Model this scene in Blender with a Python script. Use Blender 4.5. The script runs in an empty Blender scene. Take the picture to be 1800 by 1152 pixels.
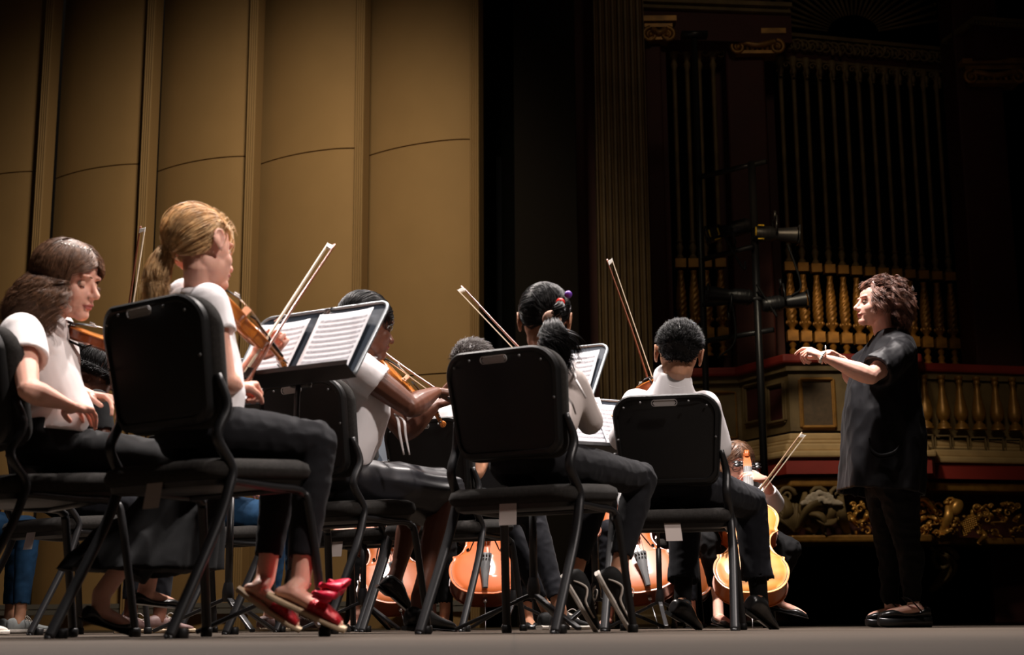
import bpy, bmesh, math, random
import numpy as np
from mathutils import Vector, Matrix, noise

random.seed(7)
SC = bpy.context.scene
COL = SC.collection
V = Vector
PI = math.pi

# ------------------------------------------------------------------ camera
FPX = 2560.0
PITCH = math.atan((1097 - 576) / FPX)
ROLL = -0.007
CAMZ = 0.03
cam_d = bpy.data.cameras.new('camera')
cam_d.sensor_width = 36.0
cam_d.lens = FPX / 1800 * 36
cam_d.clip_start = 0.02
cam_d.clip_end = 100
cam_d.dof.use_dof = True
cam_d.dof.focus_distance = 6.6
cam_d.dof.aperture_fstop = 4.0
cam = bpy.data.objects.new('camera', cam_d)
COL.objects.link(cam)
CM = Matrix.Rotation(PI / 2 + PITCH, 3, 'X') @ Matrix.Rotation(ROLL, 3, 'Z')
cam.matrix_world = Matrix.Translation((0, 0, CAMZ)) @ CM.to_4x4()
SC.camera = cam

def P(px, py, Y):
    """point of the place seen at a pixel of the photograph, Y metres up-stage"""
    d = CM @ V(((px - 900) / FPX, -(py - 576) / FPX, -1))
    return V((0, 0, CAMZ)) + d * (Y / d.y)

# ------------------------------------------------------------------ view, world, lights
SC.view_settings.view_transform = 'Standard'
SC.view_settings.look = 'None'
SC.view_settings.gamma = 1
SC.view_settings.use_curve_mapping = False
SC.view_settings.exposure = 0.0
wd = bpy.data.worlds.new('hall_darkness')
wd.use_nodes = True
wd.node_tree.nodes['Background'].inputs[0].default_value = (0.55, 0.42, 0.32, 1)
wd.node_tree.nodes['Background'].inputs[1].default_value = 0.006
SC.world = wd

def area(name, loc, target, size, power, col, spread=180):
    l = bpy.data.lights.new(name, 'AREA')
    l.shape = 'DISK'; l.size = size; l.energy = power; l.color = col
    l.spread = math.radians(spread)
    o = bpy.data.objects.new(name, l); COL.objects.link(o)
    o.location = loc
    o.rotation_euler = (V(target) - V(loc)).to_track_quat('-Z', 'Y').to_euler()
    return o

def spot(name, loc, target, power, col, angle, blend=0.6, rad=0.15):
    l = bpy.data.lights.new(name, 'SPOT')
    l.energy = power; l.color = col; l.spot_size = math.radians(angle)
    l.spot_blend = blend; l.shadow_soft_size = rad
    o = bpy.data.objects.new(name, l); COL.objects.link(o)
    o.location = loc
    o.rotation_euler = (V(target) - V(loc)).to_track_quat('-Z', 'Y').to_euler()
    return o

# overhead down lights of the orchestra shell, back lights, shell wash, spots standing in for spill on organ and balcony
spot('stage_light_rear_left', (-3.2, 8.6, 7.4), (-0.9, 4.2, 0.6), 3200, (1.0, 0.90, 0.84), 50, 0.7, 0.18)
spot('stage_light_over_front_desk', (-1.0, 4.4, 7.4), (-0.7, 4.2, 0.0), 1900, (1.0, 0.91, 0.87), 52, 0.8, 0.2)
spot('stage_light_over_players', (0.6, 5.9, 7.2), (0.3, 5.7, 0.0), 2500, (1.0, 0.91, 0.87), 58, 0.8, 0.2)
spot('stage_light_rear_right', (2.4, 8.8, 7.2), (0.1, 4.8, 0.8), 1900, (1.0, 0.90, 0.85), 48, 0.7, 0.18)
spot('stage_light_on_conductor', (0.0, 6.2, 6.4), (1.75, 6.85, 0.9), 2200, (1.0, 0.90, 0.87), 36, 0.6, 0.12)
spot('stage_light_on_cellos', (0.9, 5.4, 7.0), (0.45, 7.4, 0.3), 750, (1.0, 0.90, 0.84), 34, 0.6, 0.15)
spot('shell_wash', (-1.0, 8.3, 6.2), (-2.9, 12.6, 0.75), 850, (1.0, 0.84, 0.57), 93, 1.0, 0.5)
spot('organ_spill', (1.5, 8.2, 4.4), (2.95, 12.8, 2.65), 800, (1.0, 0.72, 0.42), 17, 1.0, 0.3)
spot('balcony_fill', (1.5, 8.2, 4.4), (2.75, 12.0, 1.5), 420, (1.0, 0.84, 0.62), 26, 1.0, 0.3)  # added spot that brightens the balcony front, no lamp of the hall
spot('upper_organ_fill', (2.2, 7.8, 6.8), (2.3, 13.0, 4.7), 42, (1.0, 0.80, 0.55), 52, 1.0, 0.4)  # faint spot added to lift the capitals out of the dark
spot('gallery_spill', (2.6, 8.0, 3.6), (4.3, 12.6, 1.6), 60, (1.0, 0.80, 0.52), 26, 1.0, 0.3)
spot('stage_light_front_right', (3.6, 1.6, 5.6), (-0.2, 4.3, 0.8), 1250, (1.0, 0.88, 0.82), 42, 0.8, 0.2)

# ------------------------------------------------------------------ materials
MAT = {}
def mat(name, col, rough=0.5, metal=0.0, spec=0.5, bump=0.0, bscale=200.0, var=0.0, vscale=8.0,
        coat=0.0, sss=0.0, sheen=0.0, emit=None, aniso=None, stretch=(1, 1, 1)):
    m = bpy.data.materials.new(name); m.use_nodes = True
    nt = m.node_tree; b = nt.nodes['Principled BSDF']
    b.inputs['Base Color'].default_value = (*col, 1)
    b.inputs['Roughness'].default_value = rough
    b.inputs['Metallic'].default_value = metal
    b.inputs['Specular IOR Level'].default_value = spec
    b.inputs['Coat Weight'].default_value = coat
    b.inputs['Coat Roughness'].default_value = 0.08
    if sss:
        b.inputs['Subsurface Weight'].default_value = sss
        b.inputs['Subsurface Radius'].default_value = (0.012, 0.004, 0.002)
        b.inputs['Subsurface Scale'].default_value = 1.0
    if sheen:
        b.inputs['Sheen Weight'].default_value = sheen
    tc = nt.nodes.new('ShaderNodeTexCoord'); mp = nt.nodes.new('ShaderNodeMapping')
    mp.inputs['Scale'].default_value = stretch
    nt.links.new(tc.outputs['Object'], mp.inputs['Vector'])
    if var:
        n = nt.nodes.new('ShaderNodeTexNoise'); n.inputs['Scale'].default_value = vscale
        n.inputs['Detail'].default_value = 5
        nt.links.new(mp.outputs[0], n.inputs['Vector'])
        r = nt.nodes.new('ShaderNodeValToRGB')
        r.color_ramp.elements[0].position = 0.3; r.color_ramp.elements[1].position = 0.72
        r.color_ramp.elements[0].color = (*[c * (1 - var) for c in col], 1)
        r.color_ramp.elements[1].color = (*[min(1, c * (1 + var)) for c in col], 1)
        nt.links.new(n.outputs['Fac'], r.inputs['Fac'])
        nt.links.new(r.outputs['Color'], b.inputs['Base Color'])
    if bump:
        n2 = nt.nodes.new('ShaderNodeTexNoise'); n2.inputs['Scale'].default_value = bscale
        n2.inputs['Detail'].default_value = 3
        nt.links.new(mp.outputs[0], n2.inputs['Vector'])
        bp = nt.nodes.new('ShaderNodeBump'); bp.inputs['Strength'].default_value = bump
        bp.inputs['Distance'].default_value = 0.002
        nt.links.new(n2.outputs['Fac'], bp.inputs['Height'])
        nt.links.new(bp.outputs['Normal'], b.inputs['Normal'])
    if emit:
        b.inputs['Emission Color'].default_value = (*emit[:3], 1)
        b.inputs['Emission Strength'].default_value = emit[3]
    MAT[name] = m
    return m

mat('black_plastic', (0.006, 0.006, 0.006), 0.45, spec=0.35, bump=0.2, bscale=400)
mat('black_metal', (0.012, 0.012, 0.013), 0.38, spec=0.5)
mat('dull_black', (0.006, 0.006, 0.006), 0.7, spec=0.2)
mat('grey_upholstery', (0.022, 0.020, 0.018), 0.95, spec=0.1, bump=0.8, bscale=500, var=0.3, vscale=120, sheen=0.04)
mat('handle_silver', (0.42, 0.40, 0.39), 0.4, metal=0.25)
mat('steel', (0.62, 0.61, 0.60), 0.25, metal=1.0)
mat('stand_metal', (0.035, 0.045, 0.06), 0.32, spec=0.6, metal=0.2)
mat('stand_edge', (0.32, 0.35, 0.37), 0.35, metal=0.6)
mat('tag_paper', (0.42, 0.36, 0.33), 0.8)
mat('paper', (0.74, 0.74, 0.77), 0.85, spec=0.2)
mat('staff_ink', (0.36, 0.36, 0.39), 0.9, spec=0.1)
mat('blue_folder', (0.02, 0.05, 0.22), 0.5)
mat('wood_violin', (0.62, 0.20, 0.03), 0.28, coat=0.8, var=0.35, vscale=18, stretch=(1, 0.15, 1))
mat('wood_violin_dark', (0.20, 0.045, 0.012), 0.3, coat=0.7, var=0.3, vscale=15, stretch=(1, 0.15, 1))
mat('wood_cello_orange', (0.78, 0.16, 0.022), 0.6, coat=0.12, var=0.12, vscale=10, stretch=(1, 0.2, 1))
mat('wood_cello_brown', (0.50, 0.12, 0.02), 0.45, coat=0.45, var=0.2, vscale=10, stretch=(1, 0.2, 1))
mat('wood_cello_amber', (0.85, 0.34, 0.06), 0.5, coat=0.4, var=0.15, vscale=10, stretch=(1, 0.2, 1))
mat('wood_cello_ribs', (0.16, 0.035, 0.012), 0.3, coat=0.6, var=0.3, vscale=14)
mat('ebony', (0.01, 0.009, 0.009), 0.3, spec=0.5)
mat('grey_ebony', (0.12, 0.12, 0.12), 0.35, spec=0.6)
mat('bridge_maple', (0.75, 0.48, 0.32), 0.5)
mat('bow_wood', (0.19, 0.05, 0.02), 0.3, coat=0.5)
mat('bow_wood_light', (0.34, 0.22, 0.13), 0.35, coat=0.4)
mat('bow_hair', (0.82, 0.68, 0.50), 0.5)
mat('ivory', (0.85, 0.82, 0.75), 0.35)
mat('string_metal', (0.7, 0.68, 0.62), 0.3, metal=1.0)
mat('white_shirt', (0.84, 0.81, 0.82), 0.85, spec=0.2, bump=0.25, bscale=600, sss=0.0)
mat('white_blouse', (0.78, 0.73, 0.72), 0.8, spec=0.25, bump=0.2, bscale=500)
mat('cream_shirt', (0.62, 0.55, 0.52), 0.85, spec=0.2, bump=0.2, bscale=500)
mat('black_cloth', (0.006, 0.006, 0.0063), 0.85, spec=0.15, bump=0.3, bscale=500, sheen=0.02)
mat('satin_black', (0.010, 0.010, 0.013), 0.40, spec=0.5)
mat('dress_black', (0.0045, 0.0042, 0.0055), 0.55, spec=0.22, sheen=0.03)
mat('dark_denim', (0.010, 0.010, 0.012), 0.85, spec=0.15, bump=0.4, bscale=700, sheen=0.04)
mat('blue_denim', (0.012, 0.045, 0.10), 0.9, spec=0.2, bump=0.5, bscale=500, var=0.35, vscale=14)
mat('navy_cloth', (0.009, 0.010, 0.035), 0.9, spec=0.2)
mat('slate_cloth', (0.009, 0.0095, 0.013), 0.8, spec=0.18, sheen=0.03)
mat('skin_pale', (0.80, 0.46, 0.36), 0.5, spec=0.35, sss=0.25, var=0.06, vscale=30)
mat('skin_light', (0.82, 0.45, 0.34), 0.5, spec=0.35, sss=0.25, var=0.06, vscale=30)
mat('skin_tan', (0.50, 0.25, 0.15), 0.48, spec=0.35, sss=0.2, var=0.06, vscale=30)
mat('skin_dark', (0.13, 0.048, 0.027), 0.42, spec=0.4, sss=0.15, var=0.08, vscale=30)
mat('lip_rose', (0.55, 0.16, 0.14), 0.4, spec=0.4)
mat('lip_dark', (0.19, 0.05, 0.04), 0.4, spec=0.4)
mat('eye_white', (0.75, 0.73, 0.7), 0.2, spec=0.6)
mat('iris', (0.03, 0.02, 0.012), 0.15, spec=0.7)
mat('hair_brown', (0.15, 0.075, 0.04), 0.42, spec=0.5, var=0.5, vscale=60)
mat('hair_blonde', (0.80, 0.46, 0.22), 0.45, spec=0.5, var=0.45, vscale=50)
mat('hair_black', (0.004, 0.0035, 0.0035), 0.38, spec=0.22)
mat('hair_curly', (0.16, 0.07, 0.045), 0.45, spec=0.5, var=0.5, vscale=60)
mat('hair_dark_brown', (0.03, 0.018, 0.013), 0.4, spec=0.5)
mat('shoe_black', (0.012, 0.012, 0.012), 0.28, spec=0.6)
mat('shoe_suede', (0.012, 0.012, 0.012), 0.8, spec=0.3)
mat('shoe_grey', (0.32, 0.34, 0.33), 0.8, var=0.2, vscale=30)
mat('shoe_brown', (0.16, 0.09, 0.08), 0.6, var=0.3, vscale=20)
mat('sole_cream', (0.56, 0.42, 0.27), 0.7, var=0.1, vscale=30)
mat('sole_white', (0.66, 0.60, 0.53), 0.7, var=0.12, vscale=30)
mat('red_sequin', (0.42, 0.006, 0.014), 0.25, spec=0.7, metal=0.3, bump=1.0, bscale=260, var=0.5, vscale=200)
mat('red_satin', (0.72, 0.008, 0.05), 0.4, spec=0.5)
mat('pink_cloth', (0.8, 0.3, 0.32), 0.6)
mat('peach_cloth', (0.8, 0.5, 0.38), 0.7)
mat('red_plastic', (0.8, 0.03, 0.02), 0.35)
mat('purple_plastic', (0.16, 0.05, 0.4), 0.35)
mat('orange_elastic', (0.55, 0.15, 0.05), 0.6)
mat('lime_plastic', (0.35, 0.7, 0.08), 0.5)
mat('shell_panel', (0.32, 0.195, 0.088), 0.75, spec=0.2, bump=0.15, bscale=60, var=0.04, vscale=3)
mat('shell_post', (0.29, 0.18, 0.082), 0.7, spec=0.25)
mat('shell_seam', (0.06, 0.035, 0.015), 0.9)
mat('grey_base', (0.13, 0.12, 0.12), 0.7)
mat('moulding_gold', (0.50, 0.34, 0.16), 0.5, spec=0.4, var=0.12, vscale=8)
mat('inset_brown', (0.085, 0.052, 0.024), 0.6, var=0.2, vscale=30)
mat('gilt', (0.31, 0.15, 0.03), 0.42, metal=0.35, spec=0.5, var=0.35, vscale=12)
mat('gilt_bright', (0.52, 0.27, 0.06), 0.35, metal=0.5, spec=0.5, var=0.3, vscale=10)
mat('gilt_dull', (0.16, 0.105, 0.04), 0.65, var=0.3, vscale=6)
mat('pilaster_gold', (0.14, 0.085, 0.035), 0.6, var=0.2, vscale=4)
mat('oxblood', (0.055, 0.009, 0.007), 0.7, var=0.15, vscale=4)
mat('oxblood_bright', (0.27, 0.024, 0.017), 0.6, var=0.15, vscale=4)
mat('masking_cloth', (0.012, 0.0095, 0.008), 0.95, spec=0.1)
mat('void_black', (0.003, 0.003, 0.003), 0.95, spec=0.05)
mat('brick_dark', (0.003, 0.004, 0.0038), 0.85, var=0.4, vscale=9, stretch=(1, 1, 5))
mat('plaster_grey', (0.48, 0.40, 0.31), 0.8, var=0.25, vscale=20)
mat('lamp_yellow', (0.75, 0.5, 0.03), 0.6)

def stage_floor_material():
    m = bpy.data.materials.new('stage_floor'); m.use_nodes = True
    nt = m.node_tree; b = nt.nodes['Principled BSDF']
    tc = nt.nodes.new('ShaderNodeTexCoord'); mp = nt.nodes.new('ShaderNodeMapping')
    br = nt.nodes.new('ShaderNodeTexBrick')
    br.inputs['Scale'].default_value = 1.0
    br.inputs['Brick Width'].default_value = 2.4; br.inputs['Row Height'].default_value = 0.09
    br.inputs['Mortar Size'].default_value = 0.0025
    br.inputs['Color1'].default_value = (0.064, 0.050, 0.038, 1)
    br.inputs['Color2'].default_value = (0.050, 0.039, 0.030, 1)
    br.inputs['Mortar'].default_value = (0.03, 0.025, 0.02, 1)
    nt.links.new(tc.outputs['Object'], br.inputs['Vector'])
    n = nt.nodes.new('ShaderNodeTexNoise'); n.inputs['Scale'].default_value = 3
    n.inputs['Detail'].default_value = 8
    mp.inputs['Scale'].default_value = (0.6, 3, 1)
    nt.links.new(tc.outputs['Object'], mp.inputs['Vector']); nt.links.new(mp.outputs[0], n.inputs['Vector'])
    mx = nt.nodes.new('ShaderNodeMixRGB'); mx.blend_type = 'MULTIPLY'; mx.inputs[0].default_value = 0.75
    r = nt.nodes.new('ShaderNodeValToRGB')
    r.color_ramp.elements[0].position = 0.3; r.color_ramp.elements[0].color = (0.5, 0.48, 0.46, 1)
    r.color_ramp.elements[1].position = 0.7; r.color_ramp.elements[1].color = (1.3, 1.25, 1.2, 1)
    nt.links.new(n.outputs['Fac'], r.inputs['Fac'])
    nt.links.new(br.outputs['Color'], mx.inputs[1]); nt.links.new(r.outputs['Color'], mx.inputs[2])
    nt.links.new(mx.outputs[0], b.inputs['Base Color'])
    b.inputs['Roughness'].default_value = 0.8
    b.inputs['Specular IOR Level'].default_value = 0.12
    MAT['stage_floor'] = m
stage_floor_material()

# ------------------------------------------------------------------ mesh helpers
def frame(d, up=V((0, 0, 1))):
    d = V(d).normalized()
    x = d.cross(V(up))
    if x.length < 1e-4: x = d.cross(V((0, 1, 0)))
    x.normalize()
    return x, x.cross(d).normalized(), d          # side, up, along

def smooth_path(pts, n=6):
    pts = [V(p) for p in pts]
    if len(pts) < 3: return pts
    out = []
    e = [2 * pts[0] - pts[1]] + pts + [2 * pts[-1] - pts[-2]]
    for i in range(1, len(e) - 2):
        p0, p1, p2, p3 = e[i - 1], e[i], e[i + 1], e[i + 2]
        for k in range(n):
            t = k / n
            out.append(0.5 * ((2 * p1) + (p2 - p0) * t + (2 * p0 - 5 * p1 + 4 * p2 - p3) * t * t + (3 * p1 - p0 - 3 * p2 + p3) * t ** 3))
    out.append(pts[-1])
    return out

def smooth_vals(vals, n=6):
    ps = smooth_path([V((v, 0, 0)) for v in vals], n)
    return [p.x for p in ps]

class MB:
    def __init__(s):
        s.v = []; s.f = []; s.m = []
    def add(s, vs, fs, mi=0):
        o = len(s.v)
        s.v.extend([tuple(v) for v in vs])
        s.f.extend([tuple(i + o for i in f) for f in fs]); s.m.extend([mi] * len(fs))
    def loft(s, rings, cap=True, mi=0, closed=False):
        n = len(rings[0]); vs = [p for r in rings for p in r]; fs = []
        R = len(rings)
        for i in range(R - 1 if not closed else R):
            a = i * n; b = ((i + 1) % R) * n
            for j in range(n):
                k = (j + 1) % n
                fs.append((a + j, a + k, b + k, b + j))
        if cap and not closed:
            fs.append(tuple(range(n - 1, -1, -1))); fs.append(tuple((R - 1) * n + j for j in range(n)))
        s.add(vs, fs, mi)
    def tube(s, pts, r, seg=10, sm=0, up=V((0, 0, 1)), cap=True, mi=0, flat=1.0, round_end=False):
        """r scalar or per-point list; flat = second radius / first (list or scalar)"""
        pts = [V(p) for p in pts]
        rs = list(r) if hasattr(r, '__len__') else [r] * len(pts)
        fl = list(flat) if hasattr(flat, '__len__') else [flat] * len(pts)
        if sm and len(pts) > 2:
            pts2 = smooth_path(pts, sm); rs = smooth_vals(rs, sm); fl = smooth_vals(fl, sm); pts = pts2
        if round_end:
            d0 = (pts[0] - pts[1]).normalized(); d1 = (pts[-1] - pts[-2]).normalized()
            a, b = rs[0], rs[-1]
            pts = [pts[0] + d0 * a * .9, pts[0] + d0 * a * .55] + pts + [pts[-1] + d1 * b * .55, pts[-1] + d1 * b * .9]
            rs = [a * .35, a * .8] + rs + [b * .8, b * .35]; fl = [fl[0]] * 2 + fl + [fl[-1]] * 2
        rings = []
        prev = None
        for i, p in enumerate(pts):
            a = pts[max(0, i - 1)]; b = pts[min(len(pts) - 1, i + 1)]
            d = (b - a)
            if d.length < 1e-9: d = V((0, 0, 1))
            d.normalize()
            if prev is None:
                x, y, _ = frame(d, up)
            else:
                x = prev - d * prev.dot(d)
                if x.length < 1e-5: x, _, _ = frame(d, up)
                x.normalize(); y = x.cross(d).normalized()
            prev = x
            rings.append([p + x * (math.cos(2 * PI * k / seg) * rs[i]) + y * (math.sin(2 * PI * k / seg) * rs[i] * fl[i]) for k in range(seg)])
        s.loft(rings, cap, mi)
    def ell(s, c, r, rot=None, nu=16, nv=10, mi=0):
        c = V(c); rings = []
        if not hasattr(r, '__len__'): r = (r, r, r)
        M = rot if rot is not None else Matrix.Identity(3)
        for i in range(nv + 1):
            t = max(0.04, min(PI - 0.04, PI * i / nv))
            rings.append([c + M @ V((r[0] * math.sin(t) * math.cos(2 * PI * k / nu), r[1] * math.sin(t) * math.sin(2 * PI * k / nu), r[2] * math.cos(t))) for k in range(nu)])
        s.loft(rings[::-1], True, mi)
    def box(s, c, size, rot=None, mi=0):
        c = V(c); M = rot if rot is not None else Matrix.Identity(3)
        vs = [c + M @ V((x * size[0] / 2, y * size[1] / 2, z * size[2] / 2)) for z in (-1, 1) for y in (-1, 1) for x in (-1, 1)]
        s.add(vs, [(0, 2, 3, 1), (4, 5, 7, 6), (0, 1, 5, 4), (2, 6, 7, 3), (0, 4, 6, 2), (1, 3, 7, 5)], mi)
    def bar(s, a, b, w, h, up=V((0, 0, 1)), mi=0):
        a = V(a); b = V(b); x, y, d = frame(b - a, up)
        vs = [p + x * sx * w / 2 + y * sy * h / 2 for p in (a, b) for sx, sy in ((-1, -1), (1, -1), (1, 1), (-1, 1))]
        s.add(vs, [(3, 2, 1, 0), (4, 5, 6, 7), (0, 1, 5, 4), (1, 2, 6, 5), (2, 3, 7, 6), (3, 0, 4, 7)], mi)
    def lathe(s, prof, c, seg=16, M=None, mi=0):
        c = V(c); M = M or Matrix.Identity(3)
        rings = [[c + M @ V((r * math.cos(2 * PI * k / seg), r * math.sin(2 * PI * k / seg), z)) for k in range(seg)] for r, z in prof]
        s.loft(rings, True, mi)
    def prism(s, outline, fn, mi=0):
        """outline: 2D points; fn(x, y, 0|1) -> 3D"""
        n = len(outline)
        vs = [fn(x, y, 0) for x, y in outline] + [fn(x, y, 1) for x, y in outline]
        fs = [tuple(range(n - 1, -1, -1)), tuple(range(n, 2 * n))] + [(i, (i + 1) % n, n + (i + 1) % n, n + i) for i in range(n)]
        s.add(vs, fs, mi)
    def merge(s, o, mi=None):
        k = len(s.v); s.v.extend(o.v); s.f.extend([tuple(i + k for i in f) for f in o.f])
        s.m.extend(o.m if mi is None else [mi] * len(o.f))
    def xf(s, M):
        s.v = [tuple(M @ V(p)) for p in s.v]; return s

WM = {}
def wmat(o):
    return WM.get(o.name, Matrix.Identity(4)) if o else Matrix.Identity(4)

def obj(name, mb, mats, parent=None, smooth=True, bevel=0.0, subsurf=0, world=False, autosm=None):
    me = bpy.data.meshes.new(name)
    me.from_pydata([tuple(p) for p in mb.v], [], mb.f)
    if not isinstance(mats, (list, tuple)): mats = [mats]
    for m in mats: me.materials.append(MAT[m] if isinstance(m, str) else m)
    me.polygons.foreach_set('material_index', mb.m)
    me.polygons.foreach_set('use_smooth', [smooth] * len(mb.f))
    me.update()
    o = bpy.data.objects.new(name, me); COL.objects.link(o)
    if parent is not None:
        o.parent = parent
        if world:
            me.transform(wmat(parent).inverted())
        WM[o.name] = wmat(parent)
    if smooth and autosm:
        me.set_sharp_from_angle(angle=math.radians(autosm))
    if bevel:
        b = o.modifiers.new('edge', 'BEVEL'); b.width = bevel; b.segments = 2; b.limit_method = 'ANGLE'
        b.angle_limit = math.radians(50)
    if subsurf:
        b = o.modifiers.new('sub', 'SUBSURF'); b.levels = subsurf; b.render_levels = subsurf
    return o

def thing(name, label, cat, loc=(0, 0, 0), rz=0.0, group=None, M=None):
    o = bpy.data.objects.new(name, None); COL.objects.link(o)
    if M is None: M = Matrix.Translation(loc) @ Matrix.Rotation(rz, 4, 'Z')
    o.matrix_world = M; WM[o.name] = M
    o.empty_display_size = 0.05
    o['label'] = label; o['category'] = cat
    if group: o['group'] = group
    return o
def tag(o, label, cat, group=None):
    o['label'] = label; o['category'] = cat
    if group: o['group'] = group
    return o
def struct(name, mb, m, **k):
    o = obj(name, mb, m, **k); o['kind'] = 'structure'; return o

def dup(root, M, label, group=None):
    r = root.copy(); COL.objects.link(r); r.matrix_world = M; WM[r.name] = M
    r['label'] = label
    if group: r['group'] = group
    for ch in list(root.children):
        c = ch.copy(); COL.objects.link(c); c.parent = r; WM[c.name] = M
        for g in list(ch.children):
            d = g.copy(); COL.objects.link(d); d.parent = c; WM[d.name] = M
    return r

def remesh(mb, voxel, iters=3, fac=0.5):
    me = bpy.data.meshes.new('tmp'); me.from_pydata([tuple(p) for p in mb.v], [], mb.f)
    bm = bmesh.new(); bm.from_mesh(me); bmesh.ops.recalc_face_normals(bm, faces=bm.faces); bm.to_mesh(me); bm.free()
    o = bpy.data.objects.new('tmp', me); COL.objects.link(o)
    r = o.modifiers.new('r', 'REMESH'); r.mode = 'VOXEL'; r.voxel_size = voxel; r.adaptivity = 0
    if iters:
        sm = o.modifiers.new('s', 'SMOOTH'); sm.factor = fac; sm.iterations = iters
    dg = bpy.context.evaluated_depsgraph_get(); dg.update()
    ev = o.evaluated_get(dg); m2 = ev.to_mesh()
    n = len(m2.vertices); co = np.empty(n * 3); m2.vertices.foreach_get('co', co)
    no = np.empty(n * 3); m2.vertices.foreach_get('normal', no)
    fs = [tuple(p.vertices) for p in m2.polygons]
    ev.to_mesh_clear()
    bpy.data.objects.remove(o); bpy.data.meshes.remove(me)
    out = MB(); out.v = co.reshape(-1, 3); out.n = no.reshape(-1, 3); out.f = fs; out.m = [0] * len(fs)
    return out

def wrinkle(rm, amp, scale, axis=None, stretch=4.0, seed=0.0, ridged=True, mask=None):
    """displace cloth along its normals with folds that run along axis"""
    A = V(axis).normalized() if axis is not None else None
    res = rm.v.copy()
    for i in range(len(rm.v)):
        p = V(rm.v[i])
        k = 1.0 if mask is None else mask(p)
        if k <= 0: continue
        q = p
        if A is not None:
            q = p - A * p.dot(A) * (1 - 1 / stretch)
        q = q * scale + V((seed, seed * 1.7, -seed))
        a = noise.noise(q); b = noise.noise(q * 2.1 + V((3, 1, 7)))
        if ridged: h = (1 - abs(a) * 2.2) * 0.7 + b * 0.3 - 0.35
        else: h = a * .8 + b * .3
        res[i] = rm.v[i] + rm.n[i] * (h * amp * k)
    rm.v = res
    return rm
# ================================================================== the hall
def zat(py, Y, px=1400): return P(px, py, Y).z
def xat(px, Y, py=430): return P(px, py, Y).x

def quad_wall(name, a, b, z0, z1, m, th=0.1, kind=True, parent=None):
    """upright slab from plan point a to plan point b"""
    mb = MB(); a = V((a[0], a[1], 0)); b = V((b[0], b[1], 0))
    d = (b - a).normalized(); n = V((-d.y, d.x, 0)) * th
    out = [a, b, b + n, a + n]
    mb.prism([(p.x, p.y) for p in out], lambda x, y, k: V((x, y, z1 if k else z0)))
    if kind: return struct(name, mb, m, smooth=False)
    return obj(name, mb, m, parent, smooth=False, world=True)

# floor
mb = MB()
mb.box((0, 7.2, -0.1), (16, 14.4, 0.2))
mb2 = MB()
fl = struct('floor', mb, 'stage_floor', smooth=False)

# ---- orchestra shell on the left: bowed panels between fluted posts
SH0, SH1 = 12.9, 12.0
def shY(px): return SH0 + (SH1 - SH0) * px / 840.0
posts = [80, 264, 450, 643, 848]                    # right edge of every post
edges = [-300, -115] + posts
ZT = 8.0
mb = MB(); seams = MB()
zs1, zs2 = P(745, 658, shY(745)).z, P(740, 250, shY(740)).z
zs1b = zs2 - (zs2 - zs1)
for i in range(len(edges) - 1):
    a, b = edges[i] + 1, edges[i + 1] - 19
    pa = V((xat(a, shY(a)), shY(a), 0)); pb = V((xat(b, shY(b)), shY(b), 0))
    d = (pb - pa).normalized(); n = V((-d.y, d.x, 0))
    prof = []
    for k in range(25):
        t = k / 24
        off = 0.26 * max(0, 1 - t / 0.85) ** 2 + 0.03 * max(0, (t - 0.8) / 0.2) ** 2
        prof.append(pa + (pb - pa) * t - d * (0.085 * (1 - t)) + n * off)
    def strip(z0, z1, inset, M_):
        k = len(M_.v)
        r = [[p + n * inset + V((0, 0, z)) for p in prof] + [p + n * (inset + .04) + V((0, 0, z)) for p in prof[::-1]] for z in (z0, z1)]
        M_.loft(r)
    for z0, z1 in ((0.22, zs1 - .006), (zs1 + .006, zs2 - .006), (zs2 + .006, 6.0), (6.012, ZT)):
        strip(z0, z1, 0, mb)
    strip(0.0, 0.13, 0.0, mb)
    strip(0.0, ZT, 0.03, seams)
struct('wall_left', mb, 'shell_panel', autosm=40)
struct('wall_left_core', seams, 'shell_seam', autosm=40)
mb = MB()
pa = V((xat(-300, shY(-300)), shY(-300), 0)); pb = V((xat(846, shY(846)), shY(846), 0))
d = (pb - pa).normalized(); n = V((-d.y, d.x, 0))
for zz in ((0.13, 0.172), (0.18, 0.22)):
    mb.prism([(p.x, p.y) for p in (pa - n * .02, pb - n * .02, pb + n * .03, pa + n * .03)], lambda x, y, k: V((x, y, zz[k])))
struct('baseboard_left', mb, 'grey_base', smooth=False)
for i, e in enumerate(edges[1:]):
    Y = shY(e)
    a = V((xat(e - 19, Y), Y, 0)); b = V((xat(e - 3, Y), Y - 0.02, 0))
    mb = MB(); d = (b - a).normalized(); n = V((-d.y, d.x, 0)); w = (b - a).length
    # fluted section: three reeds on a flat post
    out = []
    for k in range(37):
        t = k / 36
        out.append(a + d * (w * t) - n * (0.05 + 0.012 * abs(math.sin(t * PI * 4))))
    out += [b + n * .1, a + n * .1]
    mb.loft([[p + V((0, 0, z)) for p in out] for z in (0, ZT)])
    struct('trim_%d' % (i + 1), mb, 'shell_post', smooth=False)

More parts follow.
